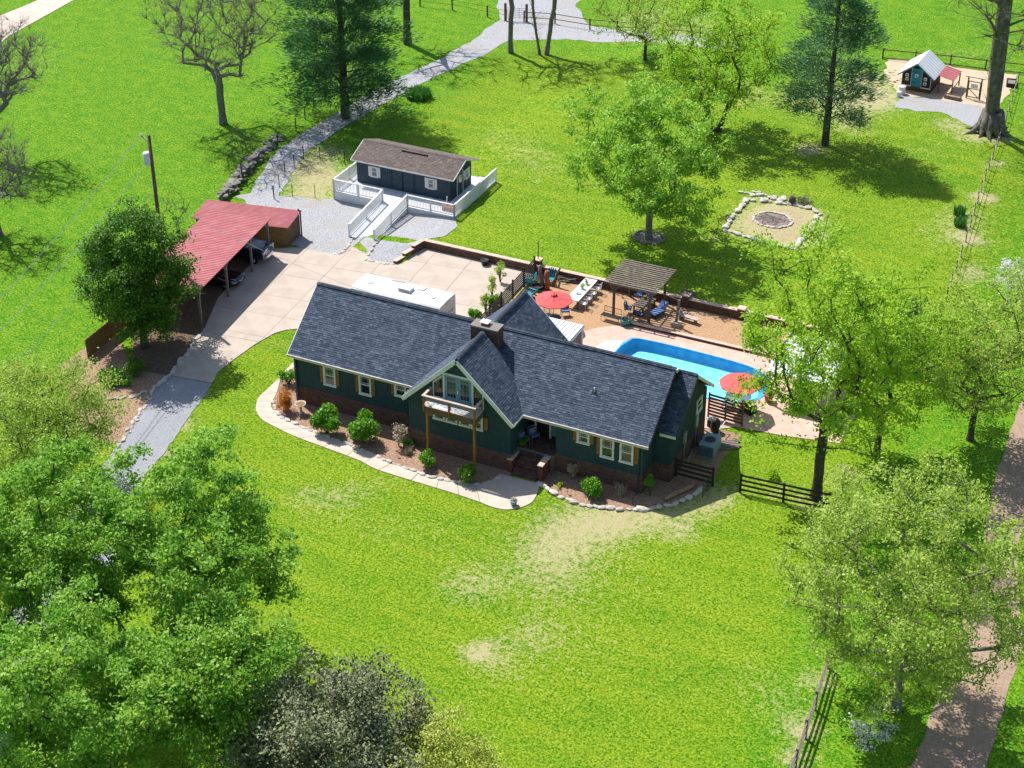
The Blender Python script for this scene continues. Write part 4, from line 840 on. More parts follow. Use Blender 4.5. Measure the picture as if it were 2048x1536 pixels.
def suv(loc, rot):
    t = thing('car', 'black car with chrome trimmed nose parked beside the pickup under the carport', 'car', loc, rot)
    W = .91
    loft([(-4.6, [(W - .12, .45), (W - .06, .75), (W - .1, 1.05)]), (-4.3, [(W, .38), (W, .75), (W - .04, 1.08)]), (-1.4, [(W, .35), (W, .7), (W - .05, 1.0)]), (-.4, [(W - .04, .36), (W - .04, .66), (W - .14, .86)]), (-.12, [(W - .16, .36), (W - .16, .62), (W - .26, .76)]), (0, [(.5, .38), (.55, .55), (.5, .68)])], 'blackpaint', 'body', t)
    loft([(-4.4, [(W - .08, 1.0), (.66, 1.2), (.6, 1.25)]), (-3.8, [(W - .06, 1.0), (.64, 1.52), (.58, 1.58)]), (-2.3, [(W - .06, 1.0), (.64, 1.55), (.58, 1.62)]), (-1.25, [(W - .07, .95), (W - .12, .98), (W - .15, 1.0)])], 'blackpaint', 'cabin', t)
    part(MB().add([(-2.2, -.58, 1.55), (-2.2, .58, 1.55), (-1.36, .74, 1.06), (-1.36, -.74, 1.06)], [(0, 3, 2, 1)]), 'windscreen', 'glass', t, (.02, 0, .025))
    for s in (-1, 1):
        part(MB().add([(-4.0, s * .85, 1.08), (-1.7, s * .85, 1.06), (-2.35, s * .68, 1.48), (-3.75, s * .68, 1.46)], [(0, 1, 2, 3) if s < 0 else (3, 2, 1, 0)]), 'side_window', 'glass', t, (0, s * .015, 0))
        part(MB().ext([(-.42, s * .84, .72), (-.12, s * .62, .66), (-.2, s * .56, .80), (-.5, s * .74, .86)], (0, 0, .03)).box(-.36, s * .78 - .1, .62, -.1, s * .78 + .02, .72), 'headlight', 'lamp', t)
        part(MB().box(-1.55, s * .98 - .09, 1.0, -1.43, s * .98 + .09, 1.15), 'mirror', 'blackpaint', t)
    gr = part(MB().tube([(-.16, -.6, .74), (-.02, -.34, .62), (.02, 0, .52), (-.02, .34, .62), (-.16, .6, .74)], .03, 6), 'grille', 'chrome', t); part(MB().box(-.05, -.09, .58, .03, .09, .68), 'badge', 'chrome', gr)
    part(MB().box(-.2, -.7, .4, -.01, .7, .46), 'bumper', 'blackpaint', t)
    for x in (-.9, -3.7):
        for s in (-1, 1): wheel(t, x, s * .8, .33, .2)
    return t
f1 = (((-12.14, 17.32)[0] + (-12.36, 16.01)[0]) / 2, ((-12.14, 17.32)[1] + (-12.36, 16.01)[1]) / 2)
pickup((f1[0], f1[1], 0.055), R(7)); f2 = (((-11.87, 12.93)[0] + (-12.01, 11.63)[0]) / 2, ((-11.87, 12.93)[1] + (-12.01, 11.63)[1]) / 2)
suv((f2[0], f2[1], 0.02), R(7))
# travel trailer
rv = thing('travel_trailer', 'white travel trailer parked behind the house with a roof air conditioner', 'trailer', (2.23, 11.9, .055))
LR, WR, ZT = 3.6, 1.2, 3.2
prof = [(-WR, .55), (WR, .55), (WR, ZT - .14), (WR - .12, ZT - .02), (0, ZT + .03), (-WR + .12, ZT - .02), (-WR, ZT - .14)]
part(MB().ext([(-LR, y, z) for y, z in prof], (2 * LR, 0, 0)), 'body', 'rv', rv)
ac = part(MB().box(-.2, -.35, ZT + .02, .75, .35, ZT + .28), 'roof_air_conditioner', 'plastic', rv); part(MB().box(-.12, -.37, ZT + .08, .67, -.352, ZT + .22), 'vent_grille', 'rvgrey', ac)
for x, y, s in ((-2.6, -.1, .36), (2.5, -.1, .36), (1.2, .7, .5)): v_ = part(MB().box(x - s / 2, y - s / 2, ZT, x + s / 2, y + s / 2, ZT + .09), 'roof_vent', 'rv', rv)
part(MB().tube([(-2.2, -WR - .06, ZT - .12), (2.0, -WR - .06, ZT - .12)], .06, 8), 'awning', 'rvgrey', rv)
part(MB().tube([(-1.4, .85, ZT + .05), (-.3, .95, ZT + .05)], .03, 6), 'antenna', 'rvgrey', rv)
for y in (-.9, .9): part(MB().box(LR, y - .06, .7, LR + .02, y + .06, .95), 'tail_lamp', 'coral', rv)
for y in (-.3, 0, .3): part(MB().box(LR, y - .04, ZT - .22, LR + .02, y + .04, ZT - .18), 'marker_lamp', 'coral', rv)
part(MB().box(LR - .0, -WR + .02, .58, LR + .015, WR - .02, .75), 'bumper', 'black', rv)
part(MB().box(-1.8, -WR - .02, 1.6, -.8, -WR, 2.3), 'window', 'glass', rv); part(MB().box(1.2, -WR - .02, .7, 1.9, -WR, 2.6), 'door', 'rv', rv)
for x in (-.6, .4):
    for s in (-1, 1): wheel(rv, x, s * 1.05, .34, .2)
def lettering(txt, parent, loc, rot, size, mat, name='lettering'):
    c = bpy.data.curves.new(name, 'FONT'); c.body = txt; c.size = size; c.align_x = 'CENTER'; c.extrude = .004
    tmp = bpy.data.objects.new('tmp', c); COL.objects.link(tmp); me = bpy.data.meshes.new_from_object(tmp); bpy.data.objects.remove(tmp)
    me.materials.clear(); me.materials.append(MT[mat]); return link(name, me, parent, loc, rot)
lettering('Coleman', rv, (LR + .006, .1, 2.05), (R(90), 0, R(90)), .42, 'rvgrey'); lettering('LANTERN', rv, (LR + .006, .1, 1.72), (R(90), 0, R(90)), .22, 'rvgrey')
part(MB().tube([(-LR, .4, .6), (-LR - 1.1, 0, .5), (-LR, -.4, .6)], .05, 6), 'tow_bar', 'black', rv); part(MB().tube([(-LR - .9, 0, 0), (-LR - .9, 0, .6)], .04, 6), 'jack', 'steel', rv)
# cabana with white roof behind the pool
cb = thing('pool_cabana', 'white roofed pool shelter half hidden behind the leafy tree', 'shelter', (31.2, 16.0, .04))
ribbed(cb, (-2.25, -2.4, 2.55), (2.25, -2.4, 2.55), (2.25, 2.4, 2.95), (-2.25, 2.4, 2.95), 12, 'whitemetal')
for x in (-2.05, 2.05):
    for y, z in ((-2.2, 2.5), (2.2, 2.88)): part(MB().box(x - .07, y - .07, 0, x + .07, y + .07, z), 'post', 'trim', cb)
part(MB().box(-2.1, 2.2, 0, 2.1, 2.27, 2.85), 'back_wall', 'trim', cb)
# ---------------------------------------------------------------- hen house and its yard
co = thing('hen_house', 'small dark hen house with teal plank door and pale metal roof', 'hen house', (24.6, 72.4, .6), R(-2))
ho = Vector((0, 0, 0))
siding(co, [(-1.4, .45), (1.4, .45), (1.4, 1.75), (0, 2.75), (-1.4, 1.75)], ((0, -1.7, 0), (1, 0, 0), (0, -1, 0)), 'darkwood', .08, name='wall'); siding(co, [(-1.4, .45), (1.4, .45), (1.4, 1.75), (0, 2.75), (-1.4, 1.75)], ((0, 1.7, 0), (1, 0, 0), (0, 1, 0)), 'darkwood', .08)
for s in (-1, 1):
    siding(co, [(-1.6, .45), (1.6, .45), (1.6, 1.75), (-1.6, 1.75)], ((s * 1.4, 0, 0), (0, 1, 0), (s, 0, 0)), 'brownwood', .08)
    ribbed(co, (s * 1.75, -2.0, 1.55), (0, -2.0, 2.88), (0, 2.0, 2.88), (s * 1.75, 2.0, 1.55), 8, 'whitemetal', th=.03)
    part(MB().bar((s * 1.75, -2.02, 1.5), (0, -2.02, 2.82), .03, .12), 'rake_board', 'doorblue', co)
    part(MB().bar((s * .5, -1.74, .45), (s * .5, -1.74, 2.35), .03, .09).bar((s * 1.36, -1.74, .45), (s * 1.36, -1.74, 1.75), .03, .09).bar((s * .5, -1.74, .5), (s * 1.4, -1.74, .5), .03, .09), 'trim_board', 'trim', co)
dd = link('door', None, co)
for k in range(4): part(MB().box(-.46 + k * .23, -1.76, .5, -.46 + k * .23 + .215, -1.72, 2.28), 'plank', 'teal', dd)
for z in (.9, 1.9): part(MB().box(-.46, -1.785, z, 0, -1.762, z + .06), 'hinge', 'black', dd)
for x, z in ((0, 1.6), (-.9, 1.55), (-.88, 1.15), (.85, 1.4), (.85, .95)):
    sg = part(MB().box(x - .15, -1.80, z - .15, x + .15, -1.765, z + .15), 'sign_plate', 'trim', co); part(MB().prism([(x - .08, z - .08), (x + .06, z - .09), (x + .09, z + .03), (x + .02, z + .01), (x - .03, z + .08), (x - .09, z + .05)], 1.802, 1.81), 'hen_mark', 'darkwood', sg, (0, 0, 0), (R(90), 0, 0))
la = MB()
for k in range(20):
    x = -1.4 + k * .15
    for s in (-1, 1):
        a, b = (x, 0.) if s > 0 else (x + .42, 0.), (x + .42, .42) if s > 0 else (x, .42)
        if max(a[0], b[0]) <= 1.42: la.bar((a[0], -1.68, a[1]), (b[0], -1.68, b[1]), .015, .03)
l_ = part(la, 'lattice', 'wood', co); part(MB().box(-1.38, -1.6, 0, 1.38, 1.6, .45), 'base', 'darkwood', co)
rn = thing('hen_run', 'low pink metal roofed lean-to on the side of the hen house', 'lean-to', (27.2, 72.7, .6), R(-2))
ribbed(rn, (-.75, -1.5, 1.75), (.75, -1.5, 1.45), (.75, 1.3, 1.45), (-.75, 1.3, 1.75), 6, 'redmetal', th=.03)
for x, y in ((.65, -1.4), (.65, 1.2), (-.6, -1.4)): part(MB().box(x - .05, y - .05, 0, x + .05, y + .05, 1.47), 'post', 'brownwood', rn)
part(MB().box(-.6, -1.42, .9, .6, -1.38, 1.0).box(.62, -1.4, .5, .66, 1.2, .58), 'rail', 'brownwood', rn)
# ---------------------------------------------------------------- retaining wall, edging, pergola, patio furniture
def stone_mesh(seed, flat=.55):
    rr = random.Random(seed); bm = bmesh.new(); bmesh.ops.create_icosphere(bm, subdivisions=1, radius=.5)
    for v in bm.verts:
        v.co *= rr.uniform(.78, 1.15); v.co.z *= flat; v.co.x *= 1.15
    me = bpy.data.meshes.new('stone'); bm.to_mesh(me); bm.free(); me.materials.append(MT['stone'])
    me.attributes.new('tint', 'FLOAT', 'FACE').data.foreach_set('value', [rr.random() * .7] * len(me.polygons)); return me
STN = [stone_mesh(k) for k in range(8)]
STG = []
for k in range(6):
    m_ = stone_mesh(50 + k, .4); m_.materials[0] = MT['greystone']; STG.append(m_)
def stone_line(name, label, pts, size=(.28, .5), gap=.95, meshes=STN, wob=.06, z=None, cat='stone border'):
    pts = [Vector(p[:2]) for p in pts]; root = thing(name, label, cat, (pts[0].x, pts[0].y, Hs(*pts[0]) if z is None else z)); o0 = Vector(root.location)
    seg = 0; pos = pts[0].copy(); carry = 0.
    for i in range(len(pts) - 1):
        a, b = pts[i], pts[i + 1]; L = (b - a).length; d = (b - a) / max(L, 1e-6); x = carry
        while x < L:
            s = rnd.uniform(*size); p = a + d * x; zz = (Hs(p.x, p.y) if z is None else z)
            q = link('stone', rnd.choice(meshes), root, (p.x - o0.x + rnd.uniform(-wob, wob), p.y - o0.y + rnd.uniform(-wob, wob), zz - o0.z + s * .14), (rnd.uniform(-.15, .15), rnd.uniform(-.15, .15), math.atan2(d.y, d.x) + rnd.uniform(-.4, .4)))
            q.scale = (s * rnd.uniform(.9, 1.2), s * rnd.uniform(.6, .9), s * rnd.uniform(.7, 1)); x += s * gap
        carry = x - L
    return root
rw = thing('retaining_wall', 'long brown brick retaining wall with pale cap behind the patio and driveway', 'wall', (0, 0, 0))
ZW = UP + .05
brick_wall((-2.45, WALL_Y), (34.5, WALL_Y), 0, ZW, .28, rw, seed=60)
for k in range(62):
    x0 = -2.5 + k * .6; part(MB().box(x0 + .005, WALL_Y - .05, ZW, x0 + .595, WALL_Y + .33, ZW + .06), 'cap_stone', 'capstone', rw, (0, 0, rnd.uniform(-.004, .004)))
# stepped return beside the gravel
for k, (ya, yb, z) in enumerate(((22.6, 23.75, ZW), (21.5, 22.6, .45), (20.45, 21.5, .24))):
    xa = -2.45 - (23.75 - ya) * .2; xb_ = -2.45 - (23.75 - yb) * .2
    brick_wall((xa, ya), (xb_, yb), 0, z, .3, rw, seed=70 + k, ends=True); part(MB().prism([(xa + .04, ya - .03), (xb_ + .04, yb), (xb_ - .34, yb), (xa - .34, ya - .03)], z, z + .06), 'cap_stone', 'capstone', rw)
for x, h_, pole in ((7.35, 1.15, 1.6), (19.45, .95, 1.9), (23.75, .85, 0)):
    bp_ = link('brick_pier', None, rw); brick_wall((x - .25, WALL_Y - .08), (x + .25, WALL_Y - .08), 0, h_, .5, bp_, seed=int(x), ends=True); part(MB().box(x - .3, WALL_Y - .13, h_, x + .3, WALL_Y + .47, h_ + .08), 'pier_cap', 'capstone', bp_)
    if pole: part(MB().tube([(x, WALL_Y + .17, h_ + .08), (x, WALL_Y + .17, h_ + pole)], .035, 8), 'pole', 'brownwood', bp_)
ed = thing('brick_edging', 'low red brick edging with pale cap between the pink patio and tan gravel', 'edging', (16.6, 19.45, 0))
brick_wall((0, 0), (17.6, 0), .0, .2, .22, ed, 'brick_red', seed=80)
for k in range(29): part(MB().box(k * .605 + .005, -.04, .2, k * .605 + .6, .26, .25), 'cap_stone', 'capstone', ed)
pg = thing('pergola', 'weathered timber pergola with slatted top over the outdoor table', 'pergola', (14.75, 20.0, .03))
PW, PD, PH = 3.55, 3.35, 2.75
for x in (.35, 3.15):
    for y in (.35, 3.45): part(MB().box(x - .08, y - .08, 0, x + .08, y + .08, PH - .25), 'post', 'brownwood', pg)
for y in (.35, 3.45): part(MB().box(-.1, y - .12, PH - .25, PW + .1, y - .06, PH - .05).box(-.1, y + .06, PH - .25, PW + .1, y + .12, PH - .05), 'beam', 'greywood', pg)
for k in range(4): part(MB().box(.1 + k * 1.1, -.1, PH - .05, .16 + k * 1.1, PD + .5, PH + .09), 'rafter', 'brownwood', pg)
for k in range(14): part(MB().box(-.3, -.15 + k * .29, PH + .09, PW + .3, -.15 + k * .29 + .13, PH + .15), 'slat', 'greywood', pg)
for x in (.35, 3.15):
    for s in (-1, 1): part(MB().bar((x, .35, PH - .75), (x + s * .45, .35, PH - .15), .06, .08), 'knee_brace', 'greywood', pg)
def parasol(loc, r, h, label, rot=0):
    t = thing('parasol', label, 'parasol', (loc[0], loc[1], .04), rot, 'coral parasols'); n_ = 8
    part(MB().tube([(0, 0, 0), (0, 0, h + .12)], .025, 8), 'pole', 'brownwood', t); part(MB().lathe([(0, .09), (.22, .08), (.26, 0), (0, 0)], 14), 'base', 'black', t)
    ca = link('canopy', None, t)
    for k in range(n_):
        a0, a1 = 2 * math.pi * k / n_, 2 * math.pi * (k + 1) / n_; am = (a0 + a1) / 2
        p = lambda rr_, a, z: (rr_ * math.cos(a), rr_ * math.sin(a), z)
        z1 = h - .42; zm = h - .24
        mb = MB(); mb.add([(0, 0, h), p(r * .5, a0, zm + .02), p(r * .48, am, zm - .015), p(r * .5, a1, zm + .02), p(r, a0, z1), p(r * .95, am, z1 + .01), p(r, a1, z1), p(r, a0, z1 - .06), p(r * .95, am, z1 - .05), p(r, a1, z1 - .06)],
                        [(0, 1, 2), (0, 2, 3), (1, 4, 5, 2), (2, 5, 6, 3), (4, 7, 8, 5), (5, 8, 9, 6)]); part(mb, 'canopy_panel', 'coral', ca)
    part(MB().lathe([(.0, h + .10), (.2, h + .05), (.26, h - .03)], 8), 'vent_cap', 'coral', t); part(MB().lathe([(0, h + .2), (.04, h + .15), (.03, h + .08)], 8), 'finial', 'brownwood', t)
    for k in range(n_):
        a0 = 2 * math.pi * k / n_; part(MB().bar((.0, 0, h - .06), (r * .97 * math.cos(a0), r * .97 * math.sin(a0), h - .46), .02, .02), 'rib', 'brownwood', t)
    return t
u1, u2 = (11.82, 16.94), (27.72, 11.82)
parasol(u1, 1.38, 2.6, 'coral red parasol beside the long white table', .2); parasol(u2, 1.42, 2.6, 'coral red parasol standing beside the slate blue loungers', .1)
# furniture makers (local: x right, -y front)
def chair(label, loc, rot, mat='black', cush=None, h=.9, w_=.5, group=None, slats=5, name='patio_chair'):
    t = thing(name, label, 'chair', loc, rot, group)
    for x in (-w_ / 2 + .02, w_ / 2 - .02):
        part(MB().tube([(x, -.24, 0), (x, -.24, .62), (x, .2, .62)], .016, 6), 'front_leg', mat, t); part(MB().tube([(x, .26, 0), (x, .22, .45), (x, .3, h)], .016, 6), 'rear_leg', mat, t)
    part(MB().box(-w_ / 2, -.25, .40, w_ / 2, .24, .43), 'seat', mat, t)
    for k in range(slats): part(MB().bar((-w_ / 2 + .05 + k * (w_ - .1) / (slats - 1), .23, .45), (-w_ / 2 + .05 + k * (w_ - .1) / (slats - 1), .30, h), .012, .03), 'back_slat', mat, t)
    part(MB().bar((-w_ / 2, .3, h), (w_ / 2, .3, h), .02, .04), 'top_rail', mat, t)
    if cush:
        part(MB().box(-w_ / 2 + .03, -.22, .43, w_ / 2 - .03, .2, .51), 'seat_cushion', cush, t); part(MB().obox((-w_ / 2 + .04, .16, .5), (w_ - .08, 0, 0), (0, .08, .36), (0, -.07, .015)), 'back_cushion', cush, t)
    return t
def adirondack(label, loc, rot):
    t = thing('adirondack_chair', label, 'chair', loc, rot, 'teal garden chairs')
    for k in range(5): part(MB().bar((-.24 + k * .12, .25, .30), (-.24 + k * .15 - .06, .62, 1.0 - abs(k - 2) * .05), .1, .02), 'back_slat', 'teal', t)
    for k in range(4): part(MB().box(-.27, -.3 + k * .14, .36 - k * .025, .27, -.3 + k * .14 + .12, .385 - k * .025), 'seat_slat', 'teal', t)
    for s in (-1, 1):
        part(MB().box(s * .36 - .07, -.38, .56, s * .36 + .07, .42, .585), 'armrest', 'teal', t); part(MB().box(s * .31 - .02, -.36, 0, s * .31 + .02, -.26, .56), 'front_leg', 'teal', t); part(MB().bar((s * .28, -.3, .33), (s * .28, .7, .06), .03, .11), 'side_rail', 'teal', t)
    return t
def table(label, loc, rot, L, W, h, top, leg, name='table', cat='table', planks=4):
    t = thing(name, label, cat, loc, rot)
    for k in range(planks): part(MB().box(-L / 2, -W / 2 + k * W / planks + .006, h - .05, L / 2, -W / 2 + (k + 1) * W / planks - .006, h), 'table_plank', top, t)
    part(MB().box(-L / 2 + .1, -W / 2 + .08, h - .12, L / 2 - .1, W / 2 - .08, h - .05), 'apron', leg, t)
    for x in (-L / 2 + .14, L / 2 - .14):
        for y in (-W / 2 + .12, W / 2 - .12): part(MB().box(x - .05, y - .05, 0, x + .05, y + .05, h - .05), 'leg', leg, t)
    return t
Zp = .035
tc = (((11.45, 23.06)[0] + (12.44, 20.10)[0] + (12.39, 23.16)[0] + (11.78, 20.12)[0]) / 4, ((11.45, 23.06)[1] + (12.44, 20.10)[1] + (12.39, 23.16)[1] + (11.78, 20.12)[1]) / 4)
table('long white plank table set with small green plants', (tc[0], tc[1], Zp), R(90), 3.6, 1.0, .78, 'trim', 'brownwood', 'dining_table')
for k, y in enumerate((-1.3, -.45, .45, 1.3)):
    chair('white metal chair along the long white table, ' + ('at the parasol end', 'second from the parasol end', 'second from the retaining wall', 'at the retaining wall end')[k], (tc[0] + .72, tc[1] + y, Zp), R(-90), 'plastic', None, .85, .45, 'white chairs along the long table')
for k, (y, s) in enumerate(((.9, 'at the far end of'), (.1, 'in the middle of'))):
    pt = thing('table_plant', 'small potted green plant ' + s + ' the long white table', 'plant', (tc[0] - .02, tc[1] + y, .815), 0); part(MB().lathe([(0, 0), (.09, 0), (.12, .16), (.1, .16), (0, .13)], 10), 'pot', 'plastic', pt)
    lf = MB()
    for i in range(70):
        a, b = rnd.uniform(0, 6.28), rnd.uniform(0, .22); c = Vector((math.cos(a) * b, math.sin(a) * b, .18 + rnd.uniform(0, .22))); e = Vector((rnd.gauss(0, 1), rnd.gauss(0, 1), rnd.gauss(0, .5))).normalized() * .06; g = Vector((rnd.gauss(0, 1), rnd.gauss(0, 1), .3)).normalized() * .05
        lf.add([c - e, c + g, c + e, c - g], [(0, 1, 2, 3)], rnd.random())
    part(lf, 'foliage', LEAF['shrub'], pt)
solo(MB().lathe([(0, .0), (.16, 0), (.2, .05), (.17, .05), (0, .03)], 12), 'serving_bowl', 'steel', 'grey bowl on the near end of the long white table', 'bowl', (tc[0] + .05, tc[1] - .75, .815))
# under the first parasol
ut = thing('round_table', 'round dark metal table under the parasol by the rear gable', 'table', (u1[0], u1[1], Zp)); part(MB().lathe([(0, .72), (.55, .72), (.56, .70), (.55, .68), (0, .68)], 20), 'table_top', 'black', ut)
for k in range(4): a = k * math.pi / 2 + .4; part(MB().tube([(.1 * math.cos(a), .1 * math.sin(a), .68), (.4 * math.cos(a), .4 * math.sin(a), 0)], .018, 6), 'leg', 'black', ut)
for k, a in enumerate((-.5, -2.1, 2.4)): chair('black metal chair at the round table under the parasol, ' + ('on the pink patio side', 'on the house roof side', 'on the driftwood side')[k], (u1[0] + 1.0 * math.cos(a), u1[1] + 1.0 * math.sin(a), Zp), a - math.pi / 2, 'black', None, .9, .5, 'black chairs round the parasol table')
c1 = (11.95, 18.69); chair('black patio chair with white and navy pillow beside the patio cover', (c1[0], c1[1], Zp), R(35), 'black', 'bluefab', .95, .6)
for nm, p, r_ in (('standing alone against the slatted black fence', (7.51, 21.85), R(-60)), ('half hidden behind the driftwood logs', (8.92, 22.88), R(20)), ('nearest the ridge of the rear gable', (8.51, 20.07), R(-100))): adirondack('teal garden chair ' + nm, (p[0], p[1], Zp), r_)
fb = (8.46, 21.43); fr_ = thing('fire_bowl', 'low rusty metal fire bowl among the teal chairs', 'fire bowl', (fb[0], fb[1], Zp)); part(MB().lathe([(0, .18), (.3, .2), (.42, .34), (.44, .34), (.34, .17), (0, .12)], 16), 'bowl', 'darkwood', fr_)
for k in range(3): a = k * 2.09; part(MB().tube([(.25 * math.cos(a), .25 * math.sin(a), .2), (.34 * math.cos(a), .34 * math.sin(a), 0)], .02, 6), 'leg', 'black', fr_)
for p, top, r0, r1, lb, mt in (((8.70, 21.81), (-.35, .2, 1.75), .16, .13, 'tall grey driftwood trunk with a broken crooked top', 'greywood'), ((9.04, 21.79), (.05, 0, 1.55), .21, .18, 'thick red cedar log standing upright in the gravel', 'terracotta'), ((9.18, 22.39), (.55, .35, 1.5), .12, .07, 'thin driftwood log leaning toward the retaining wall', 'brownwood')):
    z0 = Zp; tp_ = Vector(top); pts = [Vector((0, 0, -.05)), tp_ * .35 + Vector((.05, .03, 0)), tp_ * .7 + Vector((-.04, 0, 0)), tp_]
    t = thing('log', lb, 'log', (p[0], p[1], z0)); part(MB().tube(pts, [r0 * 1.15, r0, (r0 + r1) / 2, r1], 9), 'log_trunk', mt, t, smooth=True)
    if mt == 'greywood': part(MB().tube([tp_ * .8, tp_ * .95 + Vector((-.3, .1, .05))], [.08, .04], 7), 'log_branch', mt, t, smooth=True)
wp_ = (10.09, 23.70); wpile = thing('wood_pile', 'heap of split driftwood sticks against the retaining wall', 'wood pile', (wp_[0], wp_[1], Zp))
for k in range(34):
    a = rnd.gauss(.3, .35); c = Vector((rnd.gauss(0, .45), rnd.gauss(0, .22), .08 + abs(rnd.gauss(0, .16)))); d = Vector((math.cos(a), math.sin(a), rnd.gauss(0, .12))) * rnd.uniform(.3, .6)
    part(MB().tube([c - d, c, c + d], [.03, .045, .03], 5), 'stick', 'greywood' if k % 3 else 'palebark', wpile)
def bench(label, loc, rot, L=1.5, mat='black', seat='black'):
    t = thing('bench', label, 'bench', loc, rot)
    for k in range(4): part(MB().box(-L / 2, -.25 + k * .13, .42, L / 2, -.25 + k * .13 + .11, .45), 'seat_slat', seat, t)
    for x in (-L / 2 + .05, L / 2 - .05):
        part(MB().tube([(x, -.25, 0), (x, -.22, .43), (x, .24, .43)], .018, 6), 'front_leg', mat, t); part(MB().tube([(x, .28, 0), (x, .24, .43), (x, .34, .95)], .018, 6), 'rear_leg', mat, t)
    part(MB().bar((-L / 2 + .05, .34, .95), (L / 2 - .05, .34, .95), .025, .035).bar((-L / 2 + .05, .27, .6), (L / 2 - .05, .27, .6), .02, .03), 'back_rail', mat, t)
    for k in range(9): part(MB().bar((-L / 2 + .15 + k * (L - .3) / 8, .27, .6), (-L / 2 + .15 + k * (L - .3) / 8, .34, .95), .012, .012), 'back_spindle', mat, t)
    return t
bp1 = (15.31, 19.40); bench('black metal bench with spindle back facing the pink patio', (bp1[0], bp1[1], Zp), R(-4))
pt = (16.49, 19.31); pp = thing('planter', 'turquoise glazed planter pot at the end of the metal bench', 'planter', (pt[0], pt[1], Zp)); part(MB().lathe([(0, 0), (.24, 0), (.38, .3), (.40, .5), (.36, .52), (.33, .45), (0, .45)], 18), 'pot', 'turq', pp, smooth=True)
st_ = MB()
for k in range(26): a = rnd.uniform(0, 6.28); st_.bar((math.cos(a) * .1, math.sin(a) * .1, .45), (math.cos(a) * .35 * rnd.random(), math.sin(a) * .35 * rnd.random(), .6 + rnd.random() * .35), .015, .015)
part(st_, 'dry_stems', 'straw', pp)
tp2 = (16.91, 21.89); table('grey slatted outdoor table under the pergola', (tp2[0], tp2[1], Zp), R(80), 1.9, 1.0, .76, 'greywood', 'black', 'outdoor_table', planks=6)
solo(MB().lathe([(0, 0), (.1, 0), (.16, .14), (.13, .2), (.0, .22)], 10), 'flower_bowl', MT['wood'], 'bowl of orange flowers on the pergola table', 'bowl', (tp2[0] - .15, tp2[1] + .5, .80))
for nm, p, r_ in (('at the far end of the pergola table', (15.97, 23.13), R(-10)), ('under the far right post of the pergola', (16.75, 23.08), R(-30)), ('on the bench side of the pergola table', (15.98, 21.04), R(100)), ('at the near end of the pergola table', (17.04, 20.47), R(170))): chair('black metal armchair with blue cushions ' + nm, (p[0], p[1], Zp), r_, 'black', 'bluefab', .9, .6)
dl = (18.09, 21.79); db = thing('lounge_chair', 'low blue striped lounge chair outside the pergola post', 'lounge chair', (dl[0], dl[1], Zp), R(-20)); part(MB().box(-.35, -.8, .22, .35, .4, .3), 'frame', 'black', db); part(MB().box(-.33, -.78, .3, .33, .38, .4), 'seat_cushion', 'bluefab', db); part(MB().obox((-.33, .36, .32), (.66, 0, 0), (0, .35, .55), (0, -.09, .05)), 'back_cushion', 'bluefab', db)
for x in (-.3, .3):
    for y in (-.7, .3): part(MB().box(x - .02, y - .02, 0, x + .02, y + .02, .22), 'leg', 'black', db)
bw_ = (20.39, 21.82); bn_ = thing('plank_bench', 'pale plank bench with purple flowers on the tan gravel', 'bench', (bw_[0], bw_[1], Zp), R(-8))
for k in range(3): part(MB().box(-.85, -.22 + k * .15, .36, .85, -.22 + k * .15 + .14, .41), 'seat_plank', 'palewood', bn_)
for x in (-.6, .6): part(MB().box(x - .05, -.18, 0, x + .05, .2, .36), 'leg', 'greywood', bn_)
pt = thing('flower_pot', 'purple flowers in a pot on the plank bench', 'flower pot', (bw_[0] - .6, bw_[1] + .1, Zp + .41)); part(MB().lathe([(0, 0), (.08, 0), (.11, .14), (0, .12)], 10), 'pot', 'plastic', pt); part(MB().lathe([(0, .3), (.1, .26), (.14, .18), (.08, .13)], 9), 'flowers', 'slatefab', pt)
ps = (19.84, 20.83); gp = thing('gate_post', 'leaning timber post in a square stone block by the brick edging', 'post', (ps[0], ps[1], Zp)); part(MB().bar((0, 0, .3), (.1, .1, 2.1), .16, .16), 'post', 'greywood', gp); part(MB().box(-.35, -.25, 0, .35, .25, .32), 'stone_block', 'capstone', gp); part(MB().bar((.1, .1, 2.05), (-2.2, .4, 2.35), .03, .03), 'wire_rail', 'greywood', gp)
for p, nm in (((18.99, 24.49), 'closest to the wall pier'), ((19.60, 24.44), 'farther from the pergola'),): 
    c = chair('weathered grey chair against the retaining wall ' + nm, (p[0], p[1], Zp), R(-10), 'greystone', 'greystone', .85, .6)
# pool side loungers
for k, (p, nm) in enumerate((((26.87, 12.46), 'between the house and the parasol pole'), ((27.71, 13.21), 'right under the parasol'))):
    t = thing('sun_lounger', 'slate blue mesh sun lounger ' + nm, 'sun lounger', (p[0], p[1], .045), R(8)); part(MB().box(-.32, -.9, .3, .32, .35, .33), 'seat', 'slatefab', t); part(MB().obox((-.32, .35, .3), (.64, 0, 0), (0, .5, .5), (0, .03, -.03)), 'backrest', 'slatefab', t)
    for x in (-.33, .33):
        part(MB().bar((x, -.95, .3), (x, .4, .3), .03, .04), 'side_rail', 'black', t)
        for y in (-.8, .3): part(MB().box(x - .02, y - .02, 0, x + .02, y + .02, .3), 'leg', 'black', t)
bc = (28.42, 11.96); t = thing('patio_chair', 'black wicker armchair behind the slatted wooden fence', 'chair', (bc[0], bc[1], .045), R(160)); part(MB().box(-.35, -.35, .12, .35, .3, .42), 'seat', 'black', t); part(MB().obox((-.35, .25, .4), (.7, 0, 0), (0, .18, .6), (0, -.07, .02)), 'backrest', 'black', t)
for s in (-1, 1): part(MB().box(s * .36 - .05, -.35, 0, s * .36 + .05, .3, .62), 'armrest', 'black', t)
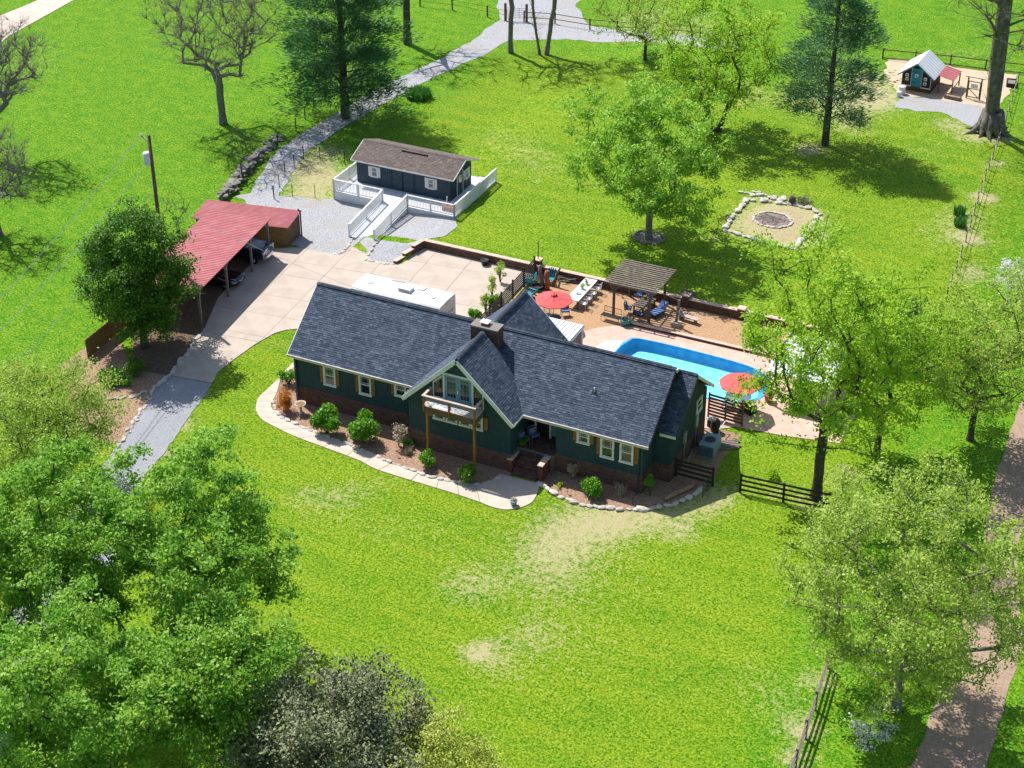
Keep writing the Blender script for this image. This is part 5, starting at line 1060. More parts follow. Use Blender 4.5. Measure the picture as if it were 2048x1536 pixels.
rp = (29.17, 13.91); pt = thing('planter', 'terracotta planter pot at the pool edge under the tree', 'planter', (rp[0], rp[1], .045)); part(MB().lathe([(0, 0), (.22, 0), (.34, .5), (.36, .55), (.3, .55), (0, .5)], 14), 'pot', 'terracotta', pt); part(MB().lathe([(.0, 1.0), (.16, .9), (.24, .7), (.1, .52)], 9), 'plant', LEAF['shrub'], pt)
fp_ = (3.10, 23.51); pt = thing('planter', 'dark round pot of white flowers against the driveway retaining wall', 'planter', (fp_[0], fp_[1] - .2, .055)); part(MB().lathe([(0, 0), (.22, 0), (.34, .3), (.36, .42), (.3, .42), (0, .36)], 14), 'pot', 'black', pt, smooth=True)
# ---------------------------------------------------------------- fences
def rail_fence(name, label, pts, rails, h, mat='greywood', step=2.6, zf=None, post=(.12, .12), rail=(.04, .12), cat='fence', extra=.1, postmat=None):
    pts = [Vector(p[:2]) for p in pts]; z0 = Hs(*pts[0]) if zf is None else zf
    t = thing(name, label, cat, (pts[0].x, pts[0].y, z0)); o = pts[0]; P_ = []
    for i in range(len(pts) - 1):
        L = (pts[i + 1] - pts[i]).length; n_ = max(1, round(L / step))
        for k in range(n_): P_.append(pts[i].lerp(pts[i + 1], k / n_))
    P_.append(pts[-1]); zz = [(Hs(p.x, p.y) if zf is None else zf) - z0 for p in P_]
    for p, z in zip(P_, zz):
        a = rnd.uniform(-.03, .03); part(MB().bar((p.x - o.x, p.y - o.y, z - .1), (p.x - o.x + a, p.y - o.y + a, z + h + extra), post[0], post[1]), 'post', postmat or mat, t)
    for i in range(len(P_) - 1):
        for r in rails:
            j = lambda: rnd.uniform(-.02, .02)
            part(MB().bar((P_[i].x - o.x, P_[i].y - o.y, zz[i] + r + j()), (P_[i + 1].x - o.x, P_[i + 1].y - o.y, zz[i + 1] + r + j()), *rail), 'rail', mat, t)
    return t
rail_fence('rail_fence', 'dark four rail wooden fence crossing the front lawn below the leafy tree', [(30.95, 2.97), (33.70, 3.15), (36.52, 3.34)], (.25, .6, .95, 1.3), 1.35, 'darkwood', 2.9, 0, rail=(.04, .14))
rail_fence('rail_fence', 'short dark board fence closing off the air conditioner corner', [(26.71, 2.88), (29.16, 2.89)], (.25, .6, .95, 1.25), 1.3, 'darkwood', 2.6, 0, rail=(.04, .15))
g0_, g1_ = Vector((29.16, 2.89)), Vector((29.09, 1.19))
gt_ = thing('metal_gate', 'open black metal gate hinged on the fence by the planting bed', 'gate', (g0_.x, g0_.y, .03)); gd = g1_ - g0_
for k in range(7): part(MB().tube([(0, 0, .15 + k * .17), (gd.x, gd.y, .15 + k * .17)], .018, 6), 'gate_bar', 'black', gt_)
for a in (.02, .5, .98): part(MB().tube([(gd.x * a, gd.y * a, .1), (gd.x * a, gd.y * a, 1.22)], .022, 6), 'gate_upright', 'black', gt_)
def slat_fence(label, p, q, h, n_, mat, postn=3, gap=.04, z=.03, top=False):
    p, q = Vector(p[:2]), Vector(q[:2]); d = q - p; t = thing('slat_fence', label, 'fence', (p.x, p.y, z)); hh = h / n_
    for k in range(n_): part(MB().bar((0, 0, .08 + k * hh + hh / 2), (d.x, d.y, .08 + k * hh + hh / 2), .03, hh - gap), 'slat', mat, t)
    nrm = Vector((d.y, -d.x)).normalized() * .06
    for k in range(postn): part(MB().box(d.x * k / (postn - 1) + nrm.x - .05, d.y * k / (postn - 1) + nrm.y - .05, 0, d.x * k / (postn - 1) + nrm.x + .05, d.y * k / (postn - 1) + nrm.y + .05, h + .15), 'post', mat, t)
    return t
slat_fence('dark wooden slat screen between the house corner and the pool', (26.15, 10.39), (28.58, 10.20), 1.75, 7, 'brownwood', 3, .09)
slat_fence('black horizontal slat fence between the driveway and the patio', (7.3, 23.5), (7.6, 13.2), 1.45, 8, 'darkwood', 6, .07)
bf = thing('board_fence', 'tall cedar board fence beside the dense tree at the asphalt drive', 'fence', ((-15.87, -1.34)[0], (-15.87, -1.34)[1], 0)); b0, b1 = Vector((-15.87, -1.34)), Vector((-16.2, 5.2)); dd_ = b1 - b0
nb_ = int(dd_.length / .19)
for k in range(nb_): part(MB().box(-.085, -.015, .03, .085, .015, 1.55 + rnd.uniform(-.02, .02)), 'board', 'cedar', bf, (dd_.x * k / nb_, dd_.y * k / nb_, 0), math.atan2(dd_.y, dd_.x))
for z in (.4, 1.2): part(MB().bar((0.03, .03, z), (dd_.x + .03, dd_.y + .03, z), .05, .09), 'back_rail', 'cedar', bf)
rail_fence('field_fence', 'long weathered post and rail fence along the right edge of the back lawn', [(36.77, 32.41), (36.42, 36.86), (35.64, 44.93), (34.99, 51.66), (34.41, 58.65), (33.96, 64.71), (32.72, 77.11)], (.4, .9), 1.0, 'palewood', 2.6, rail=(.02, .03), post=(.09, .09), postmat='greywood')
rail_fence('field_fence', 'dark rail fence at the back of the hen yard', [(19.57, 77.53), (22.64, 78.12), (25.92, 78.67), (29.24, 78.97), (33.40, 79.54)], (.95, .12), 1.0, 'brownwood', 3.2, rail=(.05, .09))
rail_fence('field_fence', 'thin dark fence along the top meadow beyond the gravel yard', [(-17.11, 73.34), (-13.98, 74.20), (-10.03, 74.16), (-4.21, 74.72), (1.46, 75.39), (6.49, 76.09)], (.5, 1.05), 1.1, 'brownwood', 3.4, rail=(.04, .07))
rail_fence('field_fence', 'thin wire fence left of the field gate at the top of the track', [(-29.09, 72.92), (-25.42, 73.31), (-21.16, 73.01), (-18.91, 72.79)], (.6, 1.1), 1.15, 'brownwood', 3.5, rail=(.025, .03))
rail_fence('split_rail_fence', 'grey split rail fence running beside the lane below the pale tree', [(40.70, -10.62), (41.09, -14.18), (41.46, -18.76), (41.7, -25)], (.35, .75, 1.15), 1.25, 'greywood', 2.4, 0, rail=(.08, .1), post=(.13, .13))
rail_fence('wire_pen', 'thin black wire pen on the worn grass beside the shed deck', [(-17.90, 26.27), (-16.76, 27.34), (-14.92, 27.91)], (.1, 1.05), 1.1, 'black', 1.6, 0, rail=(.012, .012), post=(.04, .04), cat='pen')
rail_fence('wire_pen', 'thin wire fence following the farm track from the stone wall to the shed', [(-17.90, 26.27), (-19.46, 30.51), (-19.86, 34.18), (-18.46, 34.62), (-15.98, 34.66)], (.1, 1.1), 1.15, 'black', 2.0, 0, rail=(.012, .012), post=(.05, .05))
rail_fence('wire_fence', 'thin wire fence with dark posts climbing beside the farm track', [(-23.16, 35.30), (-23.63, 39.08), (-24.97, 44.42), (-24.97, 46.41)], (.4, 1.0), 1.15, 'darkwood', 2.8, 0, rail=(.01, .01), post=(.07, .07))
fg = thing('field_gate', 'grey tubular metal field gate across the top of the gravel track', 'gate', ((-18.91, 72.79)[0], (-18.91, 72.79)[1], .2)); d_ = Vector((-16.92, 73.43)) - Vector((-18.91, 72.79))
for k in range(6): part(MB().tube([(0, 0, .2 + k * .2), (d_.x, d_.y, .2 + k * .2)], .025, 6), 'gate_bar', 'steel', fg)
for a in (0, .33, .66, 1): part(MB().tube([(d_.x * a, d_.y * a, .15), (d_.x * a, d_.y * a, 1.25)], .025, 6), 'gate_upright', 'steel', fg)
for a in (-.03, 1.03): part(MB().box(d_.x * a - .1, d_.y * a - .1, -.2, d_.x * a + .1, d_.y * a + .1, 1.7), 'gate_post', 'brownwood', fg)
# hen yard gate
hg = (29.20, 71.23); yg = thing('yard_gate', 'narrow timber gate frame with a white sign in front of the hen yard', 'gate', (hg[0], hg[1], .6), R(-4))
for x in (0, 1.25): part(MB().box(x - .06, -.06, 0, x + .06, .06, 2.1), 'gate_post', 'wood' if x == 0 else 'brownwood', yg)
part(MB().bar((-.3, 0, 2.1), (1.6, 0, 2.1), .06, .05).bar((.1, 0, .2), (1.15, 0, .2), .04, .08).bar((.1, 0, 1.7), (1.15, 0, 1.7), .04, .08).bar((.1, 0, 1.0), (1.15, 0, 1.0), .04, .07).bar((.1, 0, .2), (.1, 0, 1.7), .04, .08).bar((1.15, 0, .2), (1.15, 0, 1.7), .04, .08).bar((.1, 0, 1.0), (1.1, 0, .2), .04, .07), 'gate_frame', 'brownwood', yg)
part(MB().box(.3, -.06, 1.1, .95, -.03, 1.5), 'sign_plate', 'trim', yg)
gb = (28.13, 70.45); rbx = thing('raised_bed', 'low weathered timber planter box on the gravel by the hen house', 'planter', (gb[0], gb[1], .6), R(-6))
part(MB().box(-.75, -.3, 0, .75, -.25, .35).box(-.75, .25, 0, .75, .3, .35).box(-.75, -.25, 0, -.7, .25, .35).box(.7, -.25, 0, .75, .25, .35), 'box_side', 'greywood', rbx); part(MB().box(-.7, -.25, .05, .7, .25, .28), 'soil', 'mulch', rbx)
for k, (px_, s) in enumerate((((23.55, 69.60), 1.0), ((23.49, 68.76), .7))):
    t = thing('feed_bin', ('tall white lidded feed bin by the hen house corner', 'short white lidded bucket in front of the feed bin')[k], 'bin', (px_[0], px_[1], .6)); part(MB().lathe([(0, 0), (.3 * s, 0), (.32 * s, .7 * s), (.0, .72 * s)], 12), 'drum', 'plastic', t); part(MB().lathe([(.36 * s, .70 * s), (.34 * s, .78 * s), (0, .86 * s)], 12), 'lid', 'plastic', t)
wb = (32.30, 76.22); t = thing('water_tub', 'black rubber tub standing in the hen yard beside the field fence', 'tub', (wb[0], wb[1], .6), R(10)); part(MB().box(-.45, -.7, 0, .45, -.62, .4).box(-.45, .62, 0, .45, .7, .4).box(-.45, -.62, 0, -.37, .62, .4).box(.37, -.62, 0, .45, .62, .4), 'tub_side', 'black', t); part(MB().box(-.37, -.62, .02, .37, .62, .3), 'tub_floor', 'greystone', t)
# utility pole and lines
up_ = thing('utility_pole', 'tall timber utility pole with a pale transformer beside the meadow', 'utility pole', (-16.17, 8.67, 0)); PT = 13.0
part(MB().tube([(0, 0, -.3), (0, 0, 6), (0, 0, PT)], [.17, .15, .12], 10), 'pole', 'brownwood', up_, smooth=True)
part(MB().lathe([(0, 0), (.26, .02), (.28, .1), (.28, .85), (.24, .95), (0, 1.0)], 14, (-.32, -.1, 10.7)), 'transformer', 'plastic', up_, smooth=True); part(MB().box(-.15, -.05, 11.2, .02, .05, 11.4), 'bracket', 'steel', up_)
part(MB().bar((0, 0, 12.4), (-.75, .1, 12.75), .08, .1), 'arm', 'steel', up_); part(MB().lathe([(.03, 0), (.09, .05), (.04, .1), (.09, .15), (.03, .2)], 8, (-.75, .1, 12.78)), 'insulator', 'plastic', up_)
for a, b, lb in (((-16.9, 8.77, 12.95), (*(-9.46, -22.19), 12.), 'upper power line running from the pole arm toward the lower left'), ((-16.4, 8.6, 11.0), (*(-8.43, -23.62), 11.), 'lower power line running from the transformer toward the lower left'), ((-16.17, 8.6, 9.0), (*(-10.09, -15.02), 8.), 'thin service wire dropping from the pole over the pale tree'), ((-16.1, 8.6, 8.2), (4.0, 8.6, 4.2), 'thin service wire from the pole over the carport to the house')):
    a, b = Vector(a), Vector(b); pts = [a.lerp(b, k / 12) - Vector((0, 0, .6 * (1 - (2 * k / 12 - 1) ** 2))) for k in range(13)]
    solo(MB().tube(pts, .022 if 'service' not in lb else .014, 4), 'power_line', 'steel', lb, 'power line', group='overhead wires')
# ---------------------------------------------------------------- stone borders and walls
stone_line('stone_border', 'pale stone border between the front walk and the left planting bed', [(-1.00, -0.72), (-0.27, -1.56), (0.58, -2.04), (1.92, -2.38), (3.90, -2.70), (5.80, -2.91), (7.70, -3.19), (9.64, -3.57), (11.15, -3.72), (12.35, -3.95), (14.06, -3.81), (15.68, -3.52), (16.49, -2.68), (16.71, -1.84)], (.3, .55))
stone_line('stone_border', 'chunky pale stone border round the right planting bed', [(19.44, -1.69), (20.64, -2.29), (21.98, -2.51), (22.96, -2.48), (24.73, -2.07), (26.51, -1.22), (27.59, -0.26), (28.27, 0.91), (28.64, 2.04)], (.38, .7))
stone_line('stone_border', 'line of rocks between the left gravel pad and the ramp path', [(-8.29, 22.78), (-8.03, 21.56), (-7.88, 20.59), (-7.87, 19.80), (-8.51, 19.86)], (.28, .45))
stone_line('stone_border', 'line of rocks edging the gravel beside the stepped brick wall', [(-6.00, 22.53), (-5.90, 21.54), (-5.84, 20.72), (-5.56, 19.92), (-4.67, 19.99), (-3.91, 20.07), (-3.36, 20.34)], (.28, .45))
stone_line('stone_border', 'grey rocks piled along the shaded edge of the driveway', [(-10.61, 4.75), (-10.23, 3.43), (-9.87, 1.91), (-9.62, 0.52), (-9.33, -0.68)], (.3, .55), .6, wob=.16)
stone_line('stone_border', 'white rocks along the left edge of the asphalt drive', [(-9.37, -0.92), (-9.25, -2.32), (-8.58, -4.77), (-7.86, -7.22), (-7.42, -9.13), (-7.16, -10.29)], (.3, .5), .9, wob=.14)
stone_line('stone_border', 'curved rock border crossing the mulch above the asphalt drive', [(-9.46, -1.33), (-9.40, -3.04), (-10.08, -4.29), (-11.02, -5.09), (-11.86, -5.63)], (.3, .5), .8, wob=.12)
fpit = [(18.01, 41.74), (18.02, 38.77), (18.13, 35.70), (20.50, 35.24), (22.53, 34.88), (24.27, 34.96), (24.29, 37.24), (24.16, 41.91), (22.81, 42.48), (21.46, 42.46), (20.16, 42.25), (19.07, 42.04), (18.01, 41.74)]
stone_line('stone_border', 'rectangle of large flat stones around the fire pit', fpit, (.45, .85), .9, wob=.1)
pc = (21.07, 39.13); ring_ = [(pc[0] + 1.55 * math.cos(a), pc[1] + 1.35 * math.sin(a)) for a in [k * math.pi / 12 for k in range(25)]]
stone_line('fire_pit', 'round stone ring of the burnt fire pit full of sticks', ring_, (.28, .42), .85, cat='fire pit')
sheet('fire_pit_ash', jitter([(pc[0] + 1.4 * math.cos(a), pc[1] + 1.2 * math.sin(a)) for a in [k * math.pi / 9 for k in range(18)]], .4, .08, 4), 'ash', .03, kind='structure')
sheet('fire_pit_dirt', jitter([(pc[0] + 3.2 * math.cos(a), pc[1] + 2.6 * math.sin(a)) for a in [k * math.pi / 9 for k in range(18)]], .5, .35, 6), 'tanground', .012, kind='structure') if False else None
sp = thing('stick_pile', 'thin grey sticks laid across the fire pit ash', 'sticks', (pc[0], pc[1], UP))
for k in range(40):
    a = rnd.uniform(0, 3.14); c = Vector((rnd.gauss(0, .5), rnd.gauss(0, .42), .06 + rnd.random() * .1)); d = Vector((math.cos(a), math.sin(a), .03)) * rnd.uniform(.2, .6); part(MB().tube([c - d, c + d], .014, 4), 'stick', 'greywood', sp)
bpx = (22.36, 43.10); br = thing('brush_pile', 'heap of dark brush and twigs beside the fire pit stones', 'brush pile', (bpx[0], bpx[1], UP))
for k in range(60):
    a = rnd.uniform(0, 6.28); c = Vector((rnd.gauss(0, .4), rnd.gauss(0, .35), .1 + abs(rnd.gauss(0, .22)))); d = Vector((math.cos(a), math.sin(a), rnd.gauss(0, .4))) * rnd.uniform(.25, .6); part(MB().tube([c - d, c + d], .015, 4), 'twig', 'darkwood' if k % 2 else 'palebark', br)
sp2 = (21.55, 42.71); solo(MB().tube([(0, 0, -.05), (0, 0, .5), (.05, 0, .62)], [.32, .27, .24], 10), 'tree_stump', 'bark', 'dark cut tree stump next to the brush pile', 'stump', (sp2[0], sp2[1], UP), smooth=True)
stone_line('stone_border', 'rubble of flat stones spilling beyond the fire pit rectangle', [(17.16, 42.70), (17.96, 43.29), (19.04, 43.29), (20.16, 43.29), (20.98, 43.27), (20.46, 42.91), (19.22, 42.74), (17.96, 42.66)], (.3, .6), .6, wob=.25)
t7 = (13.23, 31.95); stone_line('stone_border', 'ring of dark rocks around the trunk of the lawn tree', [(t7[0] + 1.25 * math.cos(a), t7[1] + 1.0 * math.sin(a)) for a in [k * math.pi / 8 for k in range(17)]], (.3, .5), .8, STG, .15)
sheet('tree_bed', jitter([(t7[0] + 1.2 * math.cos(a), t7[1] + .95 * math.sin(a)) for a in [k * math.pi / 8 for k in range(16)]], .4, .06, 2), 'ash', .02, kind='structure')
ds = thing('dry_stone_wall', 'heaped grey dry stone wall beside the farm track', 'wall', (*(-21.62, 24.60), 0)); w0 = Vector((-21.62, 24.60)); cl_ = [Vector(p) for p in ((-21.61, 24.29), (-22.21, 27.00), (-23.01, 30.16), (-23.62, 33.08), (-24.01, 35.73), (-24.21, 37.81))]
for i in range(5):
    a, b = cl_[i], cl_[i + 1]; L = (b - a).length; n_ = int(L / .42)
    for k in range(n_):
        p = a.lerp(b, k / n_); lv = 4 if i < 3 else 2
        for r in range(lv):
            s = rnd.uniform(.55, .95); q = link('stone', rnd.choice(STG), ds, (p.x - w0.x + rnd.gauss(0, .14 + .2 * (1 - r / 4)), p.y - w0.y + rnd.gauss(0, .14), .1 + r * .19), (rnd.uniform(-.2, .2), rnd.uniform(-.2, .2), rnd.uniform(0, 3))); q.scale = (s, s * .75, s * .6)
# ---------------------------------------------------------------- front garden objects
bb = (1.41, -1.03); t = thing('bird_bath', 'pale concrete bird bath with rusty water in the left planting bed', 'bird bath', (bb[0], bb[1], .02)); part(MB().lathe([(0, 0), (.24, 0), (.22, .08), (.1, .16), (.08, .5), (.12, .66)], 14), 'pedestal', 'capstone', t, smooth=True); part(MB().lathe([(.1, .62), (.3, .68), (.4, .76), (.4, .79), (.36, .79), (.26, .73), (0, .71)], 20), 'bowl', 'stone', t, smooth=True); part(MB().lathe([(.31, .757), (0, .757)], 18), 'water', 'wood', t)
ST_L = [((1.52, -1.73), 'beside the bird bath'), ((2.94, -1.99), 'before the nearer rhododendron'), ((4.80, -2.27), 'between the two rhododendrons'), ((7.64, -2.29), 'below the strappy clump'), ((9.69, -2.91), 'near the gable brickwork'), ((19.81, -1.45), 'beside the brick step pier'), ((21.28, -1.95), 'at the start of the right border'), ((22.78, -2.13), 'before the bright leafy shrub'), ((25.36, -1.24), 'near the dry grass tuft')]
pl0 = None
for p, nm in ST_L:
    if pl0 is None:
        pl0 = thing('path_light', 'thin black path light ' + nm, 'path light', (p[0], p[1] + .12, .02), 0, 'path lights in the beds'); part(MB().tube([(0, 0, 0), (0, 0, .42)], .014, 6), 'stake', 'black', pl0); part(MB().lathe([(.0, .5), (.09, .42), (.02, .40)], 10), 'lamp_head', 'black', pl0)
    else: dup(pl0, (p[0], p[1] + .12, .02), 0, 'thin black path light ' + nm)
pp_ = (18.79, -4.50); t = thing('planter', 'blue green pot of flowers on the front walk pad', 'planter', (pp_[0], pp_[1] + .1, .05)); part(MB().lathe([(0, 0), (.16, 0), (.23, .3), (.25, .34), (.2, .34), (0, .3)], 14), 'pot', 'acgrey', t, smooth=True)
lf = MB()
for i in range(60):
    a, b = rnd.uniform(0, 6.28), rnd.uniform(0, .22); c = Vector((math.cos(a) * b, math.sin(a) * b, .34 + rnd.uniform(0, .16))); e = Vector((rnd.gauss(0, 1), rnd.gauss(0, 1), .3)).normalized() * .05; g = Vector((rnd.gauss(0, 1), rnd.gauss(0, 1), .6)).normalized() * .05; lf.add([c - e, c + g, c + e, c - g], [(0, 1, 2, 3)], rnd.random())
part(lf, 'flowers', LEAF['seed'], t)
c1 = (17.75, 1.0); chair('porch chair with blue and white cushions beside the front door', (17.65, .95, ZB), R(60), 'greywood', 'bluefab', .95, .6); chair('porch rocker with blue patterned cushion next to the fern', (17.35, .2, ZB), R(80), 'greywood', 'bluefab', .95, .55)
a0, a1 = Vector((27.07, 0.05)), Vector((28.19, 2.55)); pts = [a0.lerp(a1, k / 6) + Vector((0, .12 * math.sin(k))) for k in range(7)]
solo(MB().tube([(p.x - a0.x, p.y - a0.y, .14) for p in pts], [.1, .17, .18, .17, .18, .17, .1], 10), 'straw_wattle', 'mulch', 'dark rolled straw log lying along the right stone border', 'straw log', (a0.x, a0.y, .02), smooth=True)
# air conditioner, pool plant, hose, poles
ac0 = (27.65, 6.45); t = thing('air_conditioner', 'square blue grey air conditioner with round fan grille by the end wall', 'air conditioner', (ac0[0], ac0[1], .03)); part(MB().box(-.48, -.75, 0, .5, .78, .72), 'cabinet', 'acgrey', t)
part(MB().box(-.49, -.76, .72, .51, .79, .78), 'louvre_band', 'acdark', t); tp3 = part(MB().box(-.5, -.77, .78, .52, .8, .9), 'top_panel', 'acgrey', t); part(MB().lathe([(.36, .905), (.36, .91), (0, .91)], 24), 'fan_grille', 'acdark', t); part(MB().lathe([(.38, .9), (.42, .93), (.38, .93)], 24), 'fan_ring', 'acgrey', t)
for k in range(9): part(MB().box(-.485, -.762 + 0, .08 + k * .07, .5, -.752, .11 + k * .07), 'louvre', 'acdark', t)
hz = (26.64, 6.51); hs = MB()
for k in range(5): hs.tube([(.42 * math.cos(a) + k * .015, .10 + k * .05, .48 + .42 * math.sin(a)) for a in [j * math.pi / 12 for j in range(25)]], .025, 6)
solo(hs, 'hose_coil', 'hose', 'coiled blue hose leaning beside the air conditioner', 'hose', (hz[0], hz[1], .02), R(30), True)
for a, b, nm in (((26.74, 3.89), (26.17, 7.12), 'closer to the house wall'), ((26.94, 4.17), (26.18, 8.51), 'closer to the air conditioner')):
    a, b = Vector(a), Vector(b); solo(MB().tube([(0, 0, .06), (b.x - a.x, b.y - a.y, .12)], .022, 6), 'pool_pole', 'palewood', 'long pale pole lying on the ground ' + nm, 'pole', (a.x, a.y, .02))
pe = (27.18, 8.26); t = thing('pool_pump', 'dark pool filter with white plastic pipes behind the air conditioner', 'pool pump', (pe[0], pe[1] + .6, .03)); part(MB().lathe([(0, 0), (.3, 0), (.32, .2), (.32, .75), (.2, .95), (0, 1.0)], 14), 'filter_tank', 'black', t, smooth=True)
for q in ([(-.9, -.6, .05), (-.9, -.6, .9), (-.4, .2, .9), (0, 0, .8)], [(.5, -.7, .05), (.5, -.7, .7), (.55, .3, .75), (.2, .2, .75)], [(-.6, -.7, .3), (.2, -.8, .3)]): part(MB().tube(q, .035, 7), 'pipe', 'plastic', t)
part(MB().box(-.7, .3, 0, -.3, .9, .5), 'pump_motor', 'acdark', t)
tm = (28.16, 7.36); t = thing('timber_stack', 'stack of loose grey timbers on the ground beside the air conditioner', 'timber', (tm[0], tm[1], .02), R(35))
for k in range(6): part(MB().box(-1.2 + rnd.uniform(-.2, .2), -.5 + k * .18, .02, 1.2 + rnd.uniform(-.2, .2), -.38 + k * .18, .1), 'board', 'greywood', t)
# garden hose reel spot under the trees: solar panel, small dark shed roof at the left edge
spn = (15.17, -30.85); t = thing('solar_panel', 'small solar panel tilted on a post under the maple', 'solar panel', (spn[0], spn[1] + .4, 0)); part(MB().tube([(0, 0, 0), (0, 0, 1.0)], .03, 6), 'post', 'greywood', t); pq = part(MB().obox((-.3, -.22, .85), (.6, 0, 0), (0, .38, .3), (0, -.02, .03)), 'panel', 'trim', t)
for i in range(3):
    for j in range(2): part(MB().obox((-.28 + i * .19, -.205 + j * .18 - .02, .865 + j * .142 + .03), (.175, 0, 0), (0, .165, .13), (0, -.004, .006)), 'solar_cell', 'solar', pq)
# ---------------------------------------------------------------- trees and shrubs
def fast_mesh(name, V, F, mat, tint=None, smooth=False):
    """V (n,3) array, F (m,k) array"""
    me = bpy.data.meshes.new(name); k = F.shape[1]; m = F.shape[0]
    me.vertices.add(len(V)); me.vertices.foreach_set('co', np.ascontiguousarray(V, np.float32).ravel())
    me.loops.add(m * k); me.loops.foreach_set('vertex_index', np.ascontiguousarray(F, np.int32).ravel())
    me.polygons.add(m); me.polygons.foreach_set('loop_start', np.arange(0, m * k, k, dtype=np.int32))
    if smooth: me.polygons.foreach_set('use_smooth', np.ones(m, bool))
    me.materials.append(MT[mat] if isinstance(mat, str) else mat)
    if tint is not None: me.attributes.new('tint', 'FLOAT', 'FACE').data.foreach_set('value', np.ascontiguousarray(tint, np.float32))
    me.update(calc_edges=True); return me
def limb_mesh(name, pos, par, rad, mat, n=6):
    e = np.array([i for i in range(len(pos)) if par[i] >= 0]); a = pos[par[e]]; b = pos[e]; ra = np.minimum(rad[par[e]], rad[e] * 1.35 + .01); rb = rad[e]
    d = b - a; L = np.linalg.norm(d, axis=1, keepdims=True); d = d / np.maximum(L, 1e-6)
    ref = np.where(np.abs(d[:, 2:3]) > .9, np.array([[1., 0, 0]]), np.array([[0, 0, 1.]])); u = np.cross(d, ref); u /= np.linalg.norm(u, axis=1, keepdims=True); v = np.cross(d, u)
    th = np.arange(n) * 2 * np.pi / n; c, s = np.cos(th)[None, :, None], np.sin(th)[None, :, None]
    off = u[:, None, :] * c + v[:, None, :] * s
    b2 = b + d * (rb * .5)[:, None]
    V = np.concatenate([a[:, None, :] + off * ra[:, None, None], b2[:, None, :] + off * rb[:, None, None]], 1).reshape(-1, 3)
    k = np.arange(n); q = np.stack([k, (k + 1) % n, n + (k + 1) % n, n + k], 1); F = (np.arange(len(e)) * 2 * n)[:, None, None] + q[None]
    return fast_mesh(name, V, F.reshape(-1, 4), mat, smooth=True)
def leaf_mesh(name, C, mat, size, rs, aspect=.6, up=1.1, dirs=None, clump=None):
    n = len(C); a = rs.normal(size=(n, 3)) if dirs is None else dirs + rs.normal(size=(n, 3)) * .35
    a /= np.linalg.norm(a, axis=1, keepdims=True); nr = rs.normal(size=(n, 3)); nr[:, 2] = np.abs(nr[:, 2]) + up; b = np.cross(nr, a); b /= np.maximum(np.linalg.norm(b, axis=1, keepdims=True), 1e-6)
    s = size * rs.uniform(.6, 1.35, (n, 1)); A = a * s * .5; B = b * s * .5 * aspect; bend = np.cross(a, b) * s * .12
    V = np.stack([C - A, C + B + bend, C + A, C - B + bend], 1).reshape(-1, 3); F = np.arange(4 * n).reshape(-1, 4)
    t = np.clip(rs.normal(.5, .27, n) + (0 if clump is None else clump), 0, 1)
    return fast_mesh(name, V, F, mat, t)
def grow(seed, h, rx, ry, zc, rz, tips, trunk_h, lean=(0, 0), rough=.25, stems=1, drop=.5, trunk_r=.3, tip_r=.012, shell=.55):
    """trunk, limbs and branch ends inside a crown ellipsoid"""
    rs = np.random.default_rng(seed); pos = []; par = []
    for s in range(stems):
        a = s * 2.4 + seed; sp_ = 0 if stems == 1 else .35; prev = -1; m = 6
        for k in range(m + 1):
            t = k / m; pos.append(np.array([lean[0] * t ** 1.5 + sp_ * math.cos(a) * (1 + 3 * t) + rs.normal() * .04 * trunk_h * t * .3, lean[1] * t ** 1.5 + sp_ * math.sin(a) * (1 + 3 * t) + rs.normal() * .04 * trunk_h * t * .3, trunk_h * t])); par.append(prev); prev = len(pos) - 1
    ph = rs.uniform(0, 6.28, 8); T = []
    while len(T) < tips:
        d = rs.normal(size=3); d /= np.linalg.norm(d); r = rs.uniform(shell ** 3, 1) ** (1 / 3) if rs.random() < .8 else rs.uniform(.15, 1)
        az = math.atan2(d[1], d[0]); f = 1 + rough * (math.sin(3 * az + ph[0] + 2 * d[2]) * .5 + math.sin(5 * az + ph[1] - 3 * d[2]) * .35 + math.sin(2 * az + ph[2] + 5 * d[2]) * .4)
        p = np.array([lean[0] + d[0] * rx * r * f, lean[1] + d[1] * ry * r * f, zc + d[2] * rz * r * f])
        if p[2] > trunk_h * .45: T.append(p)
    top = np.array([lean[0], lean[1], trunk_h]); T.sort(key=lambda p: np.linalg.norm(p - top)); ends = []
    for p in T:
        P_ = np.array(pos); dd = np.linalg.norm(P_ - p, axis=1) + drop * np.maximum(0, P_[:, 2] - p[2] + .3) * 2 + np.where(P_[:, 2] < trunk_h * .35, 50, 0)
        j = int(np.argmin(dd)); a = pos[j]; L = np.linalg.norm(p - a); m = max(1, min(4, int(L / (h * .07)))); prev = j
        for k in range(1, m + 1):
            t = k / m; q = a + (p - a) * t; q = q + np.array([rs.normal() * .05 * L, rs.normal() * .05 * L, .10 * L * math.sin(math.pi * t)]) * (1 if k < m else 0); pos.append(q); par.append(prev); prev = len(pos) - 1
        ends.append(prev)
    pos = np.array(pos); par = np.array(par); cnt = np.zeros(len(pos)); cnt[ends] = 1
    for i in range(len(pos) - 1, -1, -1):
        if par[i] >= 0: cnt[par[i]] += cnt[i]
    cnt = np.maximum(cnt, 1); mx = cnt.max(); ex = math.log(max(trunk_r / tip_r, 1.5)) / math.log(max(mx, 2)); rad = tip_r * cnt ** ex
    for i in range(len(pos)):
        if pos[i][2] < trunk_h * .12 and par[i] < 0: rad[i] *= 1.35
    return pos, par, rad, np.array(ends), rs
